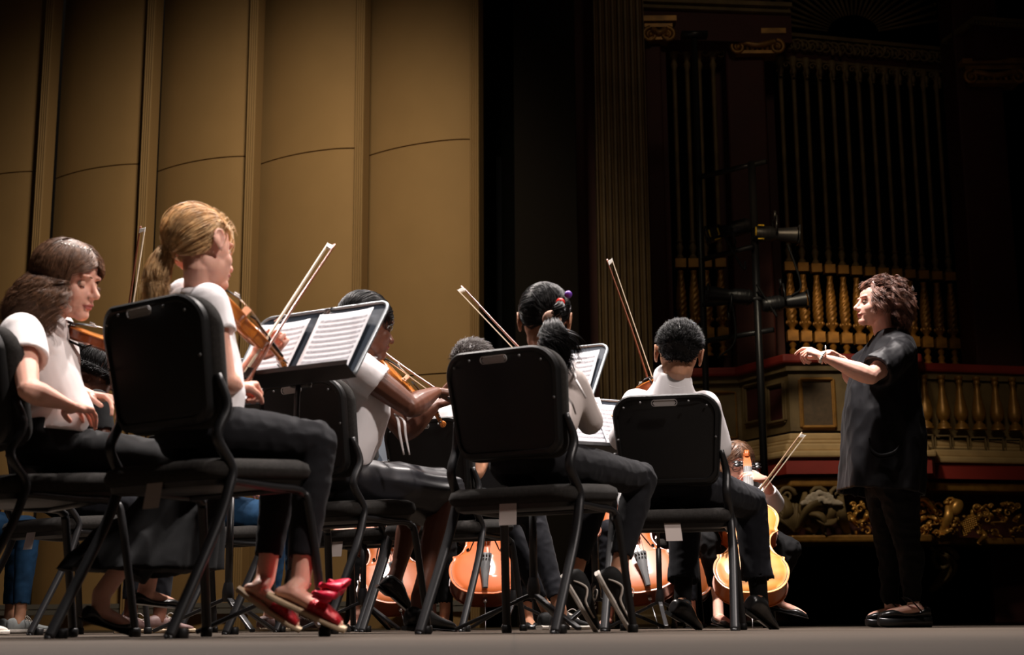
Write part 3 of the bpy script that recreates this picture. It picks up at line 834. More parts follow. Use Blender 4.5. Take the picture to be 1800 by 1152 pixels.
def chair_geometry():
    W, Z0, Z1 = 0.415, 0.535, 0.865
    def bk(x, z, y):        # leaning, slightly bowed backrest plane
        t = (z - Z0) / (Z1 - Z0)
        return V((x, y - .175 - .075 * t - .03 * (2 * x / W) ** 2 * 0 + .035 * (2 * x / W) ** 2 - .0, z))
    parts = {}
    # shell
    m = MB(); o = rrect(W, Z0, Z1, .075, 8, .006); o2 = rrect(W - .05, Z0 + .03, Z1 - .03, .06, 8, .006)
    rings = [[bk(x, z, y) for x, z in oo] for oo, y in ((o2, .010), (o, .012), (o, -.004), (rrect(W - .012, Z0 + .006, Z1 - .006, .07, 8, .006), -.010), (rrect(W - .034, Z0 + .017, Z1 - .017, .062, 8, .006), -.010), (rrect(W - .042, Z0 + .021, Z1 - .021, .06, 8, .006), -.003), (o2, -.003))]
    m.loft(rings)
    parts['back_shell'] = m
    # pad
    m = MB()
    seq = [(rrect(W - .004, Z0 + .0, Z1 - .0, .076, 8, .006), .012), (rrect(W + .006, Z0 - .005, Z1 + .004, .08, 8, .006), .03), (rrect(W + .004, Z0 - .004, Z1 + .003, .08, 8, .006), .055), (rrect(W - .02, Z0 + .01, Z1 - .01, .07, 8, .006), .072), (rrect(W - .09, Z0 + .05, Z1 - .05, .05, 8, .0), .078)]
    m.loft([[bk(x, z, y) for x, z in oo] for oo, y in seq])
    parts['back_cushion'] = m
    # handle: chrome rim round a slot in the top of the shell
    m = MB(); pts = []
    zc = Z1 - .034
    for k in range(24):
        a = 2 * PI * k / 24; cx = (.036 if math.cos(a) > 0 else -.036)
        pts.append(bk(cx + .012 * math.cos(a), zc + .012 * math.sin(a), -.013))
    rings = []
    for dx, dy in ((0, 0), (0, -.003), (1, -.003), (1, 0)):
        ring = []
        for k in range(24):
            a = 2 * PI * k / 24; cx = (.036 if math.cos(a) > 0 else -.036); r = .0125 - dx * .0025
            ring.append(bk(cx + r * math.cos(a), zc + r * math.sin(a), -.011 + dy))
        rings.append(ring)
    m.loft(rings, closed=True, cap=False)
    m.prism([(-.036, -.009), (.036, -.009), (.043, 0), (.036, .009), (-.036, .009), (-.043, 0)], lambda x, z, k: bk(x, zc + z, -.010 - .0015 * k))
    parts['grab_handle'] = m
    parts['screw'] = []
    for x, z in ((-.155, Z1 - .045), (.155, Z1 - .045), (-.182, Z0 + .17), (.182, Z0 + .17), (-.09, Z1 - .03), (.09, Z1 - .03)):
        m = MB(); p = bk(x, z, -.012); m.ell(p, (.0045, .003, .0045), nu=8, nv=6); parts['screw'].append(m)
    # seat
    m = MB(); rings = []
    def sr(w, d, z, r=.06, tilt=.012):
        pts = []
        for cx, cy, a0 in ((w / 2 - r, -d / 2 + r, -90), (w / 2 - r, d / 2 - r, 0), (-w / 2 + r, d / 2 - r, 90), (-w / 2 + r, -d / 2 + r, 180)):
            for k in range(7):
                a = math.radians(a0 + 90 * k / 6); x, y = cx + r * math.cos(a), cy + r * math.sin(a)
                pts.append(V((x, y * .9 + .0, z + tilt * (y / (d / 2)))))
        return pts
    m.loft([sr(.40, .40, .400, .05), sr(.435, .43, .408), sr(.445, .44, .425), sr(.435, .43, .444), sr(.40, .39, .455), sr(.30, .29, .458, .05)])
    parts['seat_cushion'] = m
    m = MB(); m.loft([sr(.36, .36, .380, .04), sr(.40, .40, .386, .05), sr(.41, .41, .401, .05)])
    parts['seat_pan'] = m
    # label under the seat rear
    m = MB(); m.prism([(-.03, 0), (.03, 0), (.03, .075), (-.03, .075)], lambda x, y, k: V((x + .01 + y * .12, -.185 + .0015 * k - y * .25, .392 - y * .9)))
    parts['hanging_tag'] = m
    # frame tubes
    tubes = []
    for s in (-1, 1):
        m = MB(); xs = s * .212
        m.tube([bk(xs * .93, .66, .02), bk(xs, .58, .02), (xs * 1.0, -.160, .50), (xs * 1.03, -.115, .425), (xs * 1.05, -.125, .37), (xs * 1.07, -.165, .27), (s * .232, -.292, .03), (s * .233, -.305, .004)],
               [.010, .0125, .0125, .0125, .0125, .0125, .0125, .0125], 10, sm=5, up=V((1, 0, 0)), flat=[1, 1.2, 1.25, 1.3, 1.3, 1.3, 1.3, 1.3])
        tubes.append(('rear_leg', m))
        g = MB(); g.lathe([(.016, 0), (.018, .004), (.018, .022), (.015, .026)], (s * .233, -.268, 0), 10); tubes.append(('rubber_foot', g))
        m = MB()
        m.tube([(s * .2, -.12, .392), (s * .2, .05, .385), (s * .2, .12, .385), (s * .203, .155, .375), (s * .212, .172, .33), (s * .232, .218, .02), (s * .232, .22, .004)],
               [.0115] * 7, 10, sm=5, up=V((1, 0, 0)), flat=1.25)
        tubes.append(('front_leg', m))
        g = MB(); g.lathe([(.015, 0), (.017, .004), (.017, .022), (.014, .026)], (s * .232, .218, 0), 10); tubes.append(('rubber_foot', g))
    m = MB(); m.tube([(-.215, -.11, .395), (.215, -.11, .395)], .010, 8); m.tube([(-.2, .11, .384), (.2, .11, .384)], .010, 8)
    parts['cross_rail'] = m
    return parts, tubes

def make_chair(label, M):
    t = thing('music_chair', label, 'chair', M=M, group='black music chairs')
    parts, tubes = chair_geometry()
    o = obj('back_shell', parts['back_shell'], 'black_plastic', t, autosm=35)
    obj('grab_handle', parts['grab_handle'], 'handle_silver', o, autosm=40)
    for sm_ in parts['screw']: obj('screw', sm_, 'grey_ebony', o)
    obj('back_cushion', parts['back_cushion'], 'grey_upholstery', t)
    obj('seat_cushion', parts['seat_cushion'], 'grey_upholstery', t)
    obj('seat_pan', parts['seat_pan'], 'black_plastic', t, autosm=40)
    tg = obj('hanging_tag', parts['hanging_tag'], 'tag_paper', t, smooth=False)
    obj('cross_rail', parts['cross_rail'], 'black_metal', t)
    leg = None
    for n, m in tubes:
        if n != 'rubber_foot': leg = obj(n, m, 'black_metal', t)
        else: obj(n, m, 'black_plastic', leg)
    return t

def chair_matrix(px, Y, deg, s=1.0):
    """rear right foot stands at pixel column px, Y metres away, chair faces deg to the right of up-stage"""
    a = math.radians(deg)
    foot = V((P(px, 1110, Y).x, Y, 0))
    F = V((math.sin(a), math.cos(a), 0)); R = V((math.cos(a), -math.sin(a), 0))
    c = foot - R * .235 * s + F * .265 * s
    return Matrix.Translation(c) @ Matrix.Rotation(-a, 4, 'Z') @ Matrix.Scale(s, 4)

CH = {}
specs = [   # key, px of rear right foot, Y, facing, label
    ('B', 322, 3.55, 37, 'black music chair under the blonde ponytail girl, its rear shell toward us'),
    ('A', -66, 3.92, 52, 'black music chair cut by the left edge, under the girl with loose brown hair'),
    ('E', 988, 4.30, 30, 'black music chair under the dark ponytail girl in striped sneakers'),
    ('F', 1294, 5.30, 12, 'black music chair under the short haired boy, squarely seen from behind'),
    ('C', 588, 4.85, 36, 'black music chair half hidden behind the double page music stand'),
    ('D', 821, 5.85, 28, 'black music chair whose top shows below the hands of the girl in a skirt'),
    ('I', 70, 5.5, 40, 'black music chair seen between the legs of the leftmost chair'),
    ('J', 640, 6.3, 34, 'black music chair deep under the skirted girl, only its slanted leg showing'),
    ('K', 330, 6.2, 42, 'black music chair far behind the long skirt of the leftmost girl'),
    ('X1', 610, 8.75, 172, 'black cellist chair behind the half hidden dark cello'),
    ('X2', 790, 8.2, 182, 'black cellist chair behind the bright orange cello'),
    ('X3', 1085, 8.3, 190, 'black cellist chair behind the brown cello'),
    ('G', 1206, 8.05, 194, 'black cellist chair at the right end, behind the amber cello'),
]
for k, px, Y, deg, lab in specs:
    M = chair_matrix(px, Y, deg)
    CH[k] = (make_chair(lab, M) if k == 'B' else dup(CH['B'][0], M, lab), M, deg)
chair_root = {k: v[0] for k, v in CH.items()}

# ================================================================== music stands
def stand_geometry(H):
    """H = height of desk lip; desk leans back 20 degrees, faces -y (towards the player)"""
    tilt = math.radians(33)
    def dk(x, z, y): return V((x, math.sin(tilt) * z + y * math.cos(tilt), H + math.cos(tilt) * z - y * math.sin(tilt)))
    W, HT = .485, .30
    m = MB(); out = rrect(W, 0, HT, .035, 6)
    out = [(x, max(0, z)) for x, z in out]
    m.loft([[dk(x, z, y) for x, z in out] for y in (-.0015, .0015)])
    desk = m
    e = MB(); rim = [dk(x, z, -.002) for x, z in rrect(W, 0, HT, .035, 6) if z > .012]
    # rim runs from lower right up and over to lower left
    e.tube(rim, .006, 8)
    lip = MB()
    lip.loft([[dk(x, z, y) for z, y in ((0, 0), (0, -.058), (.016, -.062), (.016, -.059), (.003, -.055), (.003, 0))] for x in (-W / 2 + .0, W / 2 - .0)])
    pole = MB(); pole.tube([(0, .045, H + .04), (0, .035, H - .03), (0, .03, H - .30)], .0085, 12)
    sleeve = MB(); sleeve.tube([(0, .03, H - .28), (0, .03, .17)], .0135, 14)
    hub = MB(); hub.lathe([(.016, .0), (.022, .01), (.022, .04), (.016, .07)], (0, .03, .115), 14)
    legs = []
    for a in (90, 210, 330):
        d = V((math.cos(math.radians(a)), math.sin(math.radians(a)), 0)); c = V((0, .03, 0))
        l = MB(); l.bar(c + d * .012 + V((0, 0, .125)), c + d * .06 + V((0, 0, .105)), .02, .014); l.bar(c + d * .05 + V((0, 0, .108)), c + d * .27 + V((0, 0, .012)), .02, .013)
        legs.append(l)
    br = MB(); br.box((0, .05, H + .03), (.07, .03, .06))
    return desk, e, lip, pole, sleeve, hub, legs, br, dk

def make_stand(label, X, Y, deg, H, M=None):
    a = math.radians(deg)
    M = Matrix.Translation((X, Y, 0)) @ Matrix.Rotation(-a, 4, 'Z')
    t = thing('music_stand', label, 'music stand', M=M, group='black music stands')
    desk, e, lip, pole, sleeve, hub, legs, br, dk = stand_geometry(H)
    d = obj('desk', desk, 'stand_metal', t, autosm=30); obj('desk_rim', e, 'stand_edge', d); obj('lip', lip, 'black_metal', d, smooth=False, bevel=.002)
    obj('bracket', br, 'black_metal', t, smooth=False, bevel=.008)
    obj('inner_pole', pole, 'black_metal', t); obj('outer_pole', sleeve, 'black_metal', t)
    obj('hub', hub, 'black_metal', t, autosm=40)
    for l in legs: obj('tripod_leg', l, 'black_metal', t, smooth=False, bevel=.003)
    return t, M, dk

def sheet(label, M, dk, x, z0, w, h, off=-.006, rows=10, name='sheet_music', tilt=0.0, group=None, m='paper'):
    """curling page of printed staves lying on a desk"""
    ca, sa = math.cos(tilt), math.sin(tilt)
    def pt(u, v, y):
        xx, zz = u * ca - v * sa, u * sa + v * ca
        return dk(x + xx, z0 + zz + .004, off + y - .006 * (abs(u) / (w / 2)) ** 3 - .004 * (v / h) ** 2)
    N = 8
    mb = MB()
    g = [[pt(-w / 2 + w * i / N, h * j / N, 0) for i in range(N + 1)] for j in range(N + 1)]
    g2 = [[pt(-w / 2 + w * i / N, h * j / N, .0006) for i in range(N + 1)] for j in range(N + 1)]
    n = (N + 1) ** 2
    vs = [p for r in g for p in r] + [p for r in g2 for p in r]
    fs = []
    for j in range(N):
        for i in range(N):
            a = j * (N + 1) + i
            fs += [(a, a + 1, a + N + 2, a + N + 1), (n + a + N + 1, n + a + N + 2, n + a + 1, n + a)]
    b = [i for i in range(N + 1)] + [j * (N + 1) + N for j in range(1, N + 1)] + [N * (N + 1) + i for i in range(N - 1, -1, -1)] + [j * (N + 1) for j in range(N - 1, 0, -1)]
    for q in range(len(b)):
        c0, c1 = b[q], b[(q + 1) % len(b)]; fs.append((c1, c0, n + c0, n + c1))
    mb.add(vs, fs)
    t = obj(name, mb, m); t.matrix_world = M; WM[t.name] = M
    tag(t, label, 'sheet music', group)
    if rows:
        ink = MB(); rn = random.Random(int(x * 1000) + rows)
        for r in range(rows):
            zc = h * (0.07 + .86 * (r + .5) / rows)
            sp = h * .0085
            for l in range(5):
                zz = zc + (l - 2) * sp
                pts = [(-.44 + .88 * k / 6) * w for k in range(7)]
                for k in range(6):
                    a0, a1 = pts[k], pts[k + 1]; th = .0006
                    ink.add([pt(a0, zz - th, -.0006), pt(a1, zz - th, -.0006), pt(a1, zz + th, -.0006), pt(a0, zz + th, -.0006)], [(0, 1, 2, 3)])
            u = -.40 * w
            while u < .42 * w:                      # note heads and stems
                zz = zc + rn.randint(-4, 4) * sp / 2; q = .0016
                ink.add([pt(u - q, zz - q * .8, -.0007), pt(u + q, zz - q * .8, -.0007), pt(u + q, zz + q * .8, -.0007), pt(u - q, zz + q * .8, -.0007)], [(0, 1, 2, 3)])
                ink.add([pt(u + q - .0004, zz, -.0007), pt(u + q, zz, -.0007), pt(u + q, zz + sp * 3, -.0007), pt(u + q - .0004, zz + sp * 3, -.0007)], [(0, 1, 2, 3)])
                u += w * rn.uniform(.03, .07)
        i = obj('printed_staves', ink, 'staff_ink', t, smooth=False)
    return t

# stand 1: right lip corner near px 620,665; left end behind the bow hand
def place_stand(label, pxl, pyl, Yl, pxr, pyr, Yr):
    a, b = P(pxl, pyl, Yl), P(pxr, pyr, Yr)
    d = b - a; deg = -math.degrees(math.atan2(d.y, d.x)); c = (a + b) / 2
    print('stand', label, 'w', round(V((d.x, d.y)).length, 3), 'deg', round(deg, 1), 'H', round(a.z, 3), round(b.z, 3))
    # the lip mid point is the origin of the desk; the pole stands .03 behind it
    return make_stand(label, c.x, c.y, deg, (a.z + b.z) / 2)
S1, M1, dk1 = place_stand('music stand with an open double page in front of the blonde ponytail girl', 420, 690, 4.31, 603, 664, 4.11)
sheet('left hand page of music on the stand before the blonde girl', M1, dk1, -.128, 0, .195, .255, tilt=0)
sheet('right hand page of music on the stand before the blonde girl', M1, dk1, .105, 0, .20, .262, rows=11, off=-.009)
S2, M2, dk2 = place_stand('music stand in front of the dark ponytail girl, mostly hidden by her', 833, 738, 5.15, 1027, 718, 4.95)
sheet('page of music behind the dark ponytail on the stand with silver clips', M2, dk2, .12, .01, .2, .25)
S3, M3, dk3 = place_stand('music stand with glaring white pages between the dark ponytail girl and the boy', 965, 800, 5.75, 1130, 800, 5.95)
sheet('glaring white page left on the stand before the short haired boy', M3, dk3, -.01, 0.028, .235, .27)
sheet('white page right on the stand, behind the violin scroll', M3, dk3, .15, 0.0, .18, .26, off=-.010)
m = MB(); m.loft([[dk3(x, z, y) for x, z in ((-.22, .003), (.045, .003), (.045, .03), (-.22, .03))] for y in (-.013, -.011)])
fo = obj('blue_folder', m, 'blue_folder', smooth=False); fo.matrix_world = M3; tag(fo, 'dark blue folder along the lip of the boy\'s music stand', 'folder')
S4, M4, dk4 = place_stand('low music stand far back, seen under the blonde girl\'s bow hand', 330, 742, 5.5, 475, 728, 5.3)
sheet('small page of music glimpsed under the blonde girl\'s bow hand', M4, dk4, .13, 0, .22, .26)
for st, lab in ((( 632, 6.4, 20, .68), 'silvery poled music stand under the skirted girl'), ((905, 7.0, 190, .66), 'music stand base between the orange cello and the striped sneakers'), ((1160, 7.1, 180, .66), 'music stand base in front of the brown cello')):
    px, Y, dg, H = st
    make_stand(lab, P(px, 1100, Y).x, Y, dg, H)
for k, (x, z) in enumerate(((.02, .285), (-.17, .285))):
    m = MB(); m.box(dk1(x, z, -.008), (.02, .012, .02)); m.bar(dk1(x - .012, z - .015, -.014), dk1(x + .016, z + .012, -.014), .006, .004)
    o = obj('page_clip', m, 'steel', smooth=False, bevel=.002); o.matrix_world = M1; tag(o, 'silver page clip at the top ' + ('middle' if k == 0 else 'left') + ' of the double page stand', 'clip')
m = MB(); m.box(dk2(-.17, .28, -.01), (.10, .012, .03)); m.bar(dk2(-.2, .275, -.02), dk2(-.12, .29, -.02), .008, .004)
o = obj('page_clip', m, 'steel', smooth=False, bevel=.002); o.matrix_world = M2; tag(o, 'broad silver page clip on the stand left of the dark ponytail', 'clip')
# ================================================================== string instruments
def violin_outline():
    half = [(0, 0), (.035, .001), (.07, .014), (.094, .04), (.104, .075), (.1015, .105), (.0925, .124), (.0935, .1345)]
    waist = [(.0925, .137), (.079, .141), (.066, .155), (.0565, .178), (.055, .195), (.058, .213), (.067, .229), (.078, .237)]
    upper = [(.079, .240), (.0765, .250), (.081, .268), (.0838, .29), (.078, .315), (.06, .337), (.035, .351), (.012, .3555), (0, .356)]
    out = []
    for seg in (half, waist, upper):
        out += [(p.x, p.y) for p in smooth_path([V((x, y, 0)) for x, y in seg], 3)]
    full = out + [(-x, y) for x, y in out[::-1][1:-1]]
    return full
VO = violin_outline()

def make_violin(name, label, cat, M, woods, cello=False, group=None):
    """local axes: y along the strings to the scroll, z up out of the top plate, metres of a full violin"""
    t = thing(name, label, cat, M=M, group=group)
    top_m, rib_m = woods
    H = .030 if not cello else .056
    ov = 1.0
    def ring(k, z, ex=0.0):
        c = .18
        res = []
        for x, y in VO:
            cx, cy = 0, min(max(y, .06), .30)
            l = math.hypot(x, y - cy) or 1
            f = k * (1 + ex / l)
            res.append(V((x * f, cy + (y - cy) * f if k > .5 else cy * (1) + (y - cy) * f, z)))
        return res
    def plate(z, sgn, th=.004, arch=.012):
        m = MB(); rg = [ring(1, z, .0), ring(1, z, .0028), ring(1, z + sgn * th, .0028), ring(.97, z + sgn * (th + .0005)), ring(.93, z + sgn * th * .9)]
        for k in (.85, .7, .5, .3, .12, .02): rg.append(ring(k, z + sgn * (th + arch * (1 - k * k * .98))))
        if sgn < 0: rg = [r[::-1] for r in rg]
        m.loft(rg); return m
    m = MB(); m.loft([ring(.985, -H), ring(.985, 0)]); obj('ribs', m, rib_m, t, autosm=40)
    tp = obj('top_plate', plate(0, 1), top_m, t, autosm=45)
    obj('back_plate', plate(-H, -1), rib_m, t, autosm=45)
    m = MB()                                    # dark purfling line
    r1, r2 = ring(.962, .0047), ring(.950, .0047)
    m.loft([r1, r2, [p + V((0, 0, .0004)) for p in r2], [p + V((0, 0, .0004)) for p in r1]], closed=True, cap=False)
    obj('purfling', m, 'ebony', tp)
    def topz(x, y):
        # height of the arch
        best = 1.0
        w = np.interp(y, [0, .03, .075, .13, .19, .24, .29, .34, .356], [.01, .07, .104, .092, .055, .078, .084, .055, .01])
        k = min(1, abs(x) / w); k2 = max(k, min(1, max(0, (.06 - y) / .06)), min(1, max(0, (y - .30) / .056)))
        return .004 + .012 * (1 - k2 * k2)
    for s in (-1, 1):
        m = MB(); pts = [(.021, .222), (.026, .226), (.029, .220), (.026, .212), (.028, .200), (.034, .185), (.040, .168), (.044, .156), (.050, .152), (.052, .158), (.047, .161)]
        pts = [V((s * x, y, topz(x, y) + .0006)) for x, y in pts]
        m.tube(pts, [.003, .0032, .0016, .0012, .0019, .0021, .0018, .0012, .0018, .0034, .003], 8, sm=4, flat=.35)
        obj('f_hole', m, 'void_black', tp)
    zb = .047
    m = MB()                                    # bridge
    prof = [(-.021, .013), (-.012, .013), (-.008, .021), (.008, .021), (.012, .013), (.021, .013), (.0195, .024), (.021, .034), (.0205, .044), (.012, .0475), (0, .0488), (-.012, .0475), (-.0205, .044), (-.021, .034), (-.0195, .024)]
    m.prism(prof, lambda x, z, k: V((x, .1925 + (.0018 - .0036 * k), z)))
    obj('bridge', m, 'bridge_maple', t, smooth=False)
    m = MB()
    m.loft([[V((sx * w + 0, y, z + dz)) for sx, dz in ((-1, 0), (-.6, .0045), (.6, .0045), (1, 0), (.6, -.003), (-.6, -.003))] for y, w, z in ((.008, .008, .017), (.03, .009, .024), (.07, .0135, .033), (.112, .0205, .040), (.118, .0195, .041))])
    tl = obj('tailpiece', m, 'grey_ebony' if cello else 'ebony', t, autosm=40)
    m = MB()
    for i in range(4): m.tube([(-.0135 + .009 * i, .113, .046), (-.0135 + .009 * i, .104, .043)], .0022, 8); m.ell((-.0135 + .009 * i, .101, .049), (.0028, .0028, .004), nu=8, nv=6)
    obj('fine_tuner', m, 'string_metal' if not cello else 'ebony', tl)
    m = MB(); y0, y1 = (.262, .488)
    m.loft([[V((sx * w, y, z + dz)) for sx, dz in ((-1, 0), (-.5, .0022), (.5, .0022), (1, 0), (.9, -.006), (-.9, -.006))] for y, w, z in ((y0 - (.02 if not cello else 0), .021, .036), (.36, .0175, .0285), (y1, .012, .0195))])
    obj('fingerboard', m, 'grey_ebony' if cello else 'ebony', t, autosm=40)
    m = MB()                                    # neck, peg box, scroll
    m.tube([(0, .345, -.004), (0, .362, .004), (0, .40, .009), (0, .475, .007), (0, .495, .004)], [.020, .016, .0115, .0105, .012], 12, sm=4)
    m.loft([[V((sx * w, y, z)) for sx, z in ((-1, b), (-1, a), (1, a), (1, b))] for y, w, a, b in ((.486, .0125, .0165, -.006), (.50, .0125, .015, -.010), (.53, .0115, .006, -.016), (.562, .009, -.006, -.022))])
    pts = []
    for k in range(26):
        a = -.9 + k / 25 * 3.6 * PI; rr = .0165 * (1 - k / 30)
        pts.append(V((0, .568 + rr * math.sin(a) * 1, -.012 - rr * math.cos(a) * -1)))
    for s in (-1, 1):
        q = [p + V((s * (.002 + .008 * k / 25), 0, 0)) for k, p in enumerate(pts)]
        m.tube(q, [.0055 * (1 - k / 40) for k in range(26)], 8)
    m.ell((0, .568, -.012), (.011, .008, .008), nu=12, nv=8)
    obj('neck_and_scroll', m, top_m if not cello else rib_m, t, autosm=50)
    for i in range(4):
        s = -1 if i % 2 else 1; y = .50 + .0135 * i; z = .008 - .0075 * i
        m = MB(); m.tube([(-s * .013, y, z), (s * .013, y, z), (s * .024, y, z)], [.003, .0036, .0042], 8)
        m.ell((s * .031, y, z), (.009, .0085, .0032), nu=12, nv=8); m.ell((s * .041, y, z), .0018, nu=8, nv=6)
        obj('peg', m, 'ebony', t)
    for i in range(4):
        x0 = -.017 + .0113 * i; x1 = -.0085 + .0057 * i
        m = MB(); m.tube([(x0 * .8, .115, .044), (x0, .1925, .0492 - .0015 * abs(i - 1.5)), (x1, .486, .0215), (x1 * .6, .505 + .012 * i, .008 - .006 * i)], .00055 if not cello else .0007, 5)
        obj('string', m, 'string_metal', t)
    if not cello:
        m = MB(); m.ell((-.03, .018, .020), (.034, .026, .007), nu=18, nv=8); m.tube([(-.03, -.002, .018), (-.03, -.004, -.032)], .004, 8); m.tube([(.0, -.002, .018), (.0, -.004, -.032)], .004, 8)
        obj('chin_rest', m, 'ebony', t)
        m = MB(); m.tube([(-.075, .045, -.058), (-.02, .03, -.054), (.03, .03, -.054), (.075, .05, -.058)], .009, 8, sm=4, flat=.6)
        for s in (-1, 1): m.tube([(s * .075, .047, -.057), (s * .102, .06, -.034)], .004, 6)
        obj('shoulder_rest', m, 'dull_black', t)
    else:
        m = MB(); m.tube([(0, .0, -.026), (0, -.012, -.026)], [.007, .005], 10); m.tube([(0, -.01, -.026), (0, -.13, -.026)], [.0018, .0013], 8)
        obj('endpin', m, 'steel', t)
    return t

def make_bow(label, tip, frog, hair_dir, light=False, group='violin bows', wide=1.0):
    """stick from frog (held end) to tip, hair on the side of hair_dir"""
    tip, frog = V(tip), V(frog); d = (tip - frog); L = d.length; d.normalize()
    h = V(hair_dir); h = (h - d * h.dot(d)).normalized(); x = d.cross(h)
    M = Matrix(((x.x, h.x, d.x, frog.x), (x.y, h.y, d.y, frog.y), (x.z, h.z, d.z, frog.z), (0, 0, 0, 1)))
    t = thing('bow', label, 'bow', M=M, group=None)
    w = wide
    m = MB(); m.tube([(0, 0, -.02), (0, 0, .05), (0, .004, L * .5), (0, 0, L - .012), (0, .003, L - .004)], [.0042 * w, .0042 * w, .0038 * w, .003 * w, .0035 * w], 8, sm=4, up=V((1, 0, 0)))
    obj('stick', m, 'bow_wood_light' if light else 'bow_wood', t)
    m = MB(); m.loft([[V((sx * .0045 * w, a, b)) for sx, a, b in ((-1, 0, L - .02), (1, 0, L - .02), (1, 0, L), (-1, 0, L))], [V((sx * .004 * w, a, b)) for sx, a, b in ((-1, .02, L - .008), (1, .02, L - .008), (1, .021, L + .006), (-1, .021, L + .006))]])
    m.box((0, .0215, L - .001), (.009 * w, .002, .02))
    obj('tip_head', m, 'ivory', t, smooth=False, bevel=.001)
    m = MB(); m.box((0, .0205, (L + .02) / 2), (.009 * w, .0028 * w, L - .025)); obj('horsehair', m, 'bow_hair', t, smooth=False)
    m = MB(); m.box((0, .011, .025), (.011, .021, .045)); m.tube([(0, 0, -.02), (0, 0, -.034)], .0048, 8); m.box((0, .0215, .046), (.012, .004, .008))
    obj('frog', m, 'ebony', t, smooth=False, bevel=.002)
    return t

def ins_matrix(base, scroll, topn, scale=1.0, ytot=.59):
    """base end and scroll positions -> frame; topn = rough direction the top plate faces"""
    base, scroll = V(base), V(scroll); d = scroll - base; s = d.length / ytot * scale; d.normalize()
    n = V(topn); n = (n - d * n.dot(d)).normalized(); x = d.cross(n)
    R = Matrix(((x.x, d.x, n.x), (x.y, d.y, n.y), (x.z, d.z, n.z)))
    return Matrix.Translation(base) @ (R.to_4x4()) @ Matrix.Scale(s, 4), s
# ================================================================== figures
def hframe(fwd, up=(0, 0, 1)):
    f = V(fwd).normalized(); u = V(up); x = f.cross(u).normalized(); u = x.cross(f).normalized()
    return Matrix(((x.x, f.x, u.x), (x.y, f.y, u.y), (x.z, f.z, u.z)))      # columns right, forward, up

def head_shapes(m, c, R, s):
    """s = head height / 0.22; R columns right, forward, up"""
    c = V(c)
    T = lambda x, y, z: c + R @ V((x * s, y * s, z * s))
    E = lambda x, y, z, a, b, d, rot=None: m.ell(T(x, y, z), (a * s, b * s, d * s), R if rot is None else R @ rot, 20, 14)
    E(0, -.014, .030, .073, .093, .080)
    E(0, .012, .0, .066, .070, .075)
    E(0, .034, -.038, .054, .055, .068)
    for k in (-1, 1):
        E(k * .031, .014, -.052, .024, .050, .036); E(k * .032, .050, -.030, .024, .026, .030)
        E(k * .027, .070, .024, .024, .014, .008)
        # ear
        er = Matrix.Rotation(k * .35, 3, 'Z') @ Matrix.Rotation(-.15, 3, 'X')
        E(k * .079, -.010, -.004, .006, .017, .027, er)
        m.tube([T(k * (.083 + .003 * math.sin(a)), -.012 + .018 * math.cos(a), -.004 + .028 * math.sin(a)) for a in [x / 10 * 5.0 - 1.2 for x in range(11)]], .0042 * s, 6)
        E(k * .077, .000, -.028, .005, .008, .009)
    E(0, .068, -.088, .025, .024, .020)
    m.tube([T(0, .076, .012), T(0, .090, -.008), T(0, .103, -.026)], [.008 * s, .009 * s, .0115 * s], 10, sm=3, round_end=True)
    for k in (-1, 1): E(k * .0105, .090, -.031, .009, .010, .0075)
    E(0, .080, -.050, .022, .014, .014)
    E(0, .089, -.056, .021, .0085, .0052); E(0, .086, -.0655, .018, .009, .0062)
    E(0, .070, -.074, .026, .016, .014)

def post_head(rm, c, R, s, lipmat=1):
    """press in eye sockets and the mouth line, colour the lips"""
    c = np.array(c); Rn = np.array(R)
    loc = (rm.v - c) @ Rn / s
    fw = np.array(R @ V((0, 1, 0)))
    near = (np.abs(loc[:, 0]) < .08) & (loc[:, 1] > .04) & (np.abs(loc[:, 2]) < .12)
    disp = np.zeros(len(loc))
    for k in (-1, 1):
        d2 = ((loc[:, 0] - k * .031) / .017) ** 2 + ((loc[:, 2] - .000) / .011) ** 2
        disp -= .0105 * np.exp(-d2)
    d2 = (loc[:, 0] / .024) ** 2 + ((loc[:, 2] + .0605) / .0022) ** 2
    disp -= .0035 * np.exp(-d2)
    disp[~near] = 0
    rm.v = rm.v + np.outer(disp * s, fw)
    for i, f in enumerate(rm.f):
        q = loc[list(f)].mean(axis=0)
        if q[1] > .078 and abs(q[0]) < .023 * (1 - abs(q[2] + .0605) / .016) and -.0725 < q[2] < -.0515: rm.m[i] = lipmat
    return rm

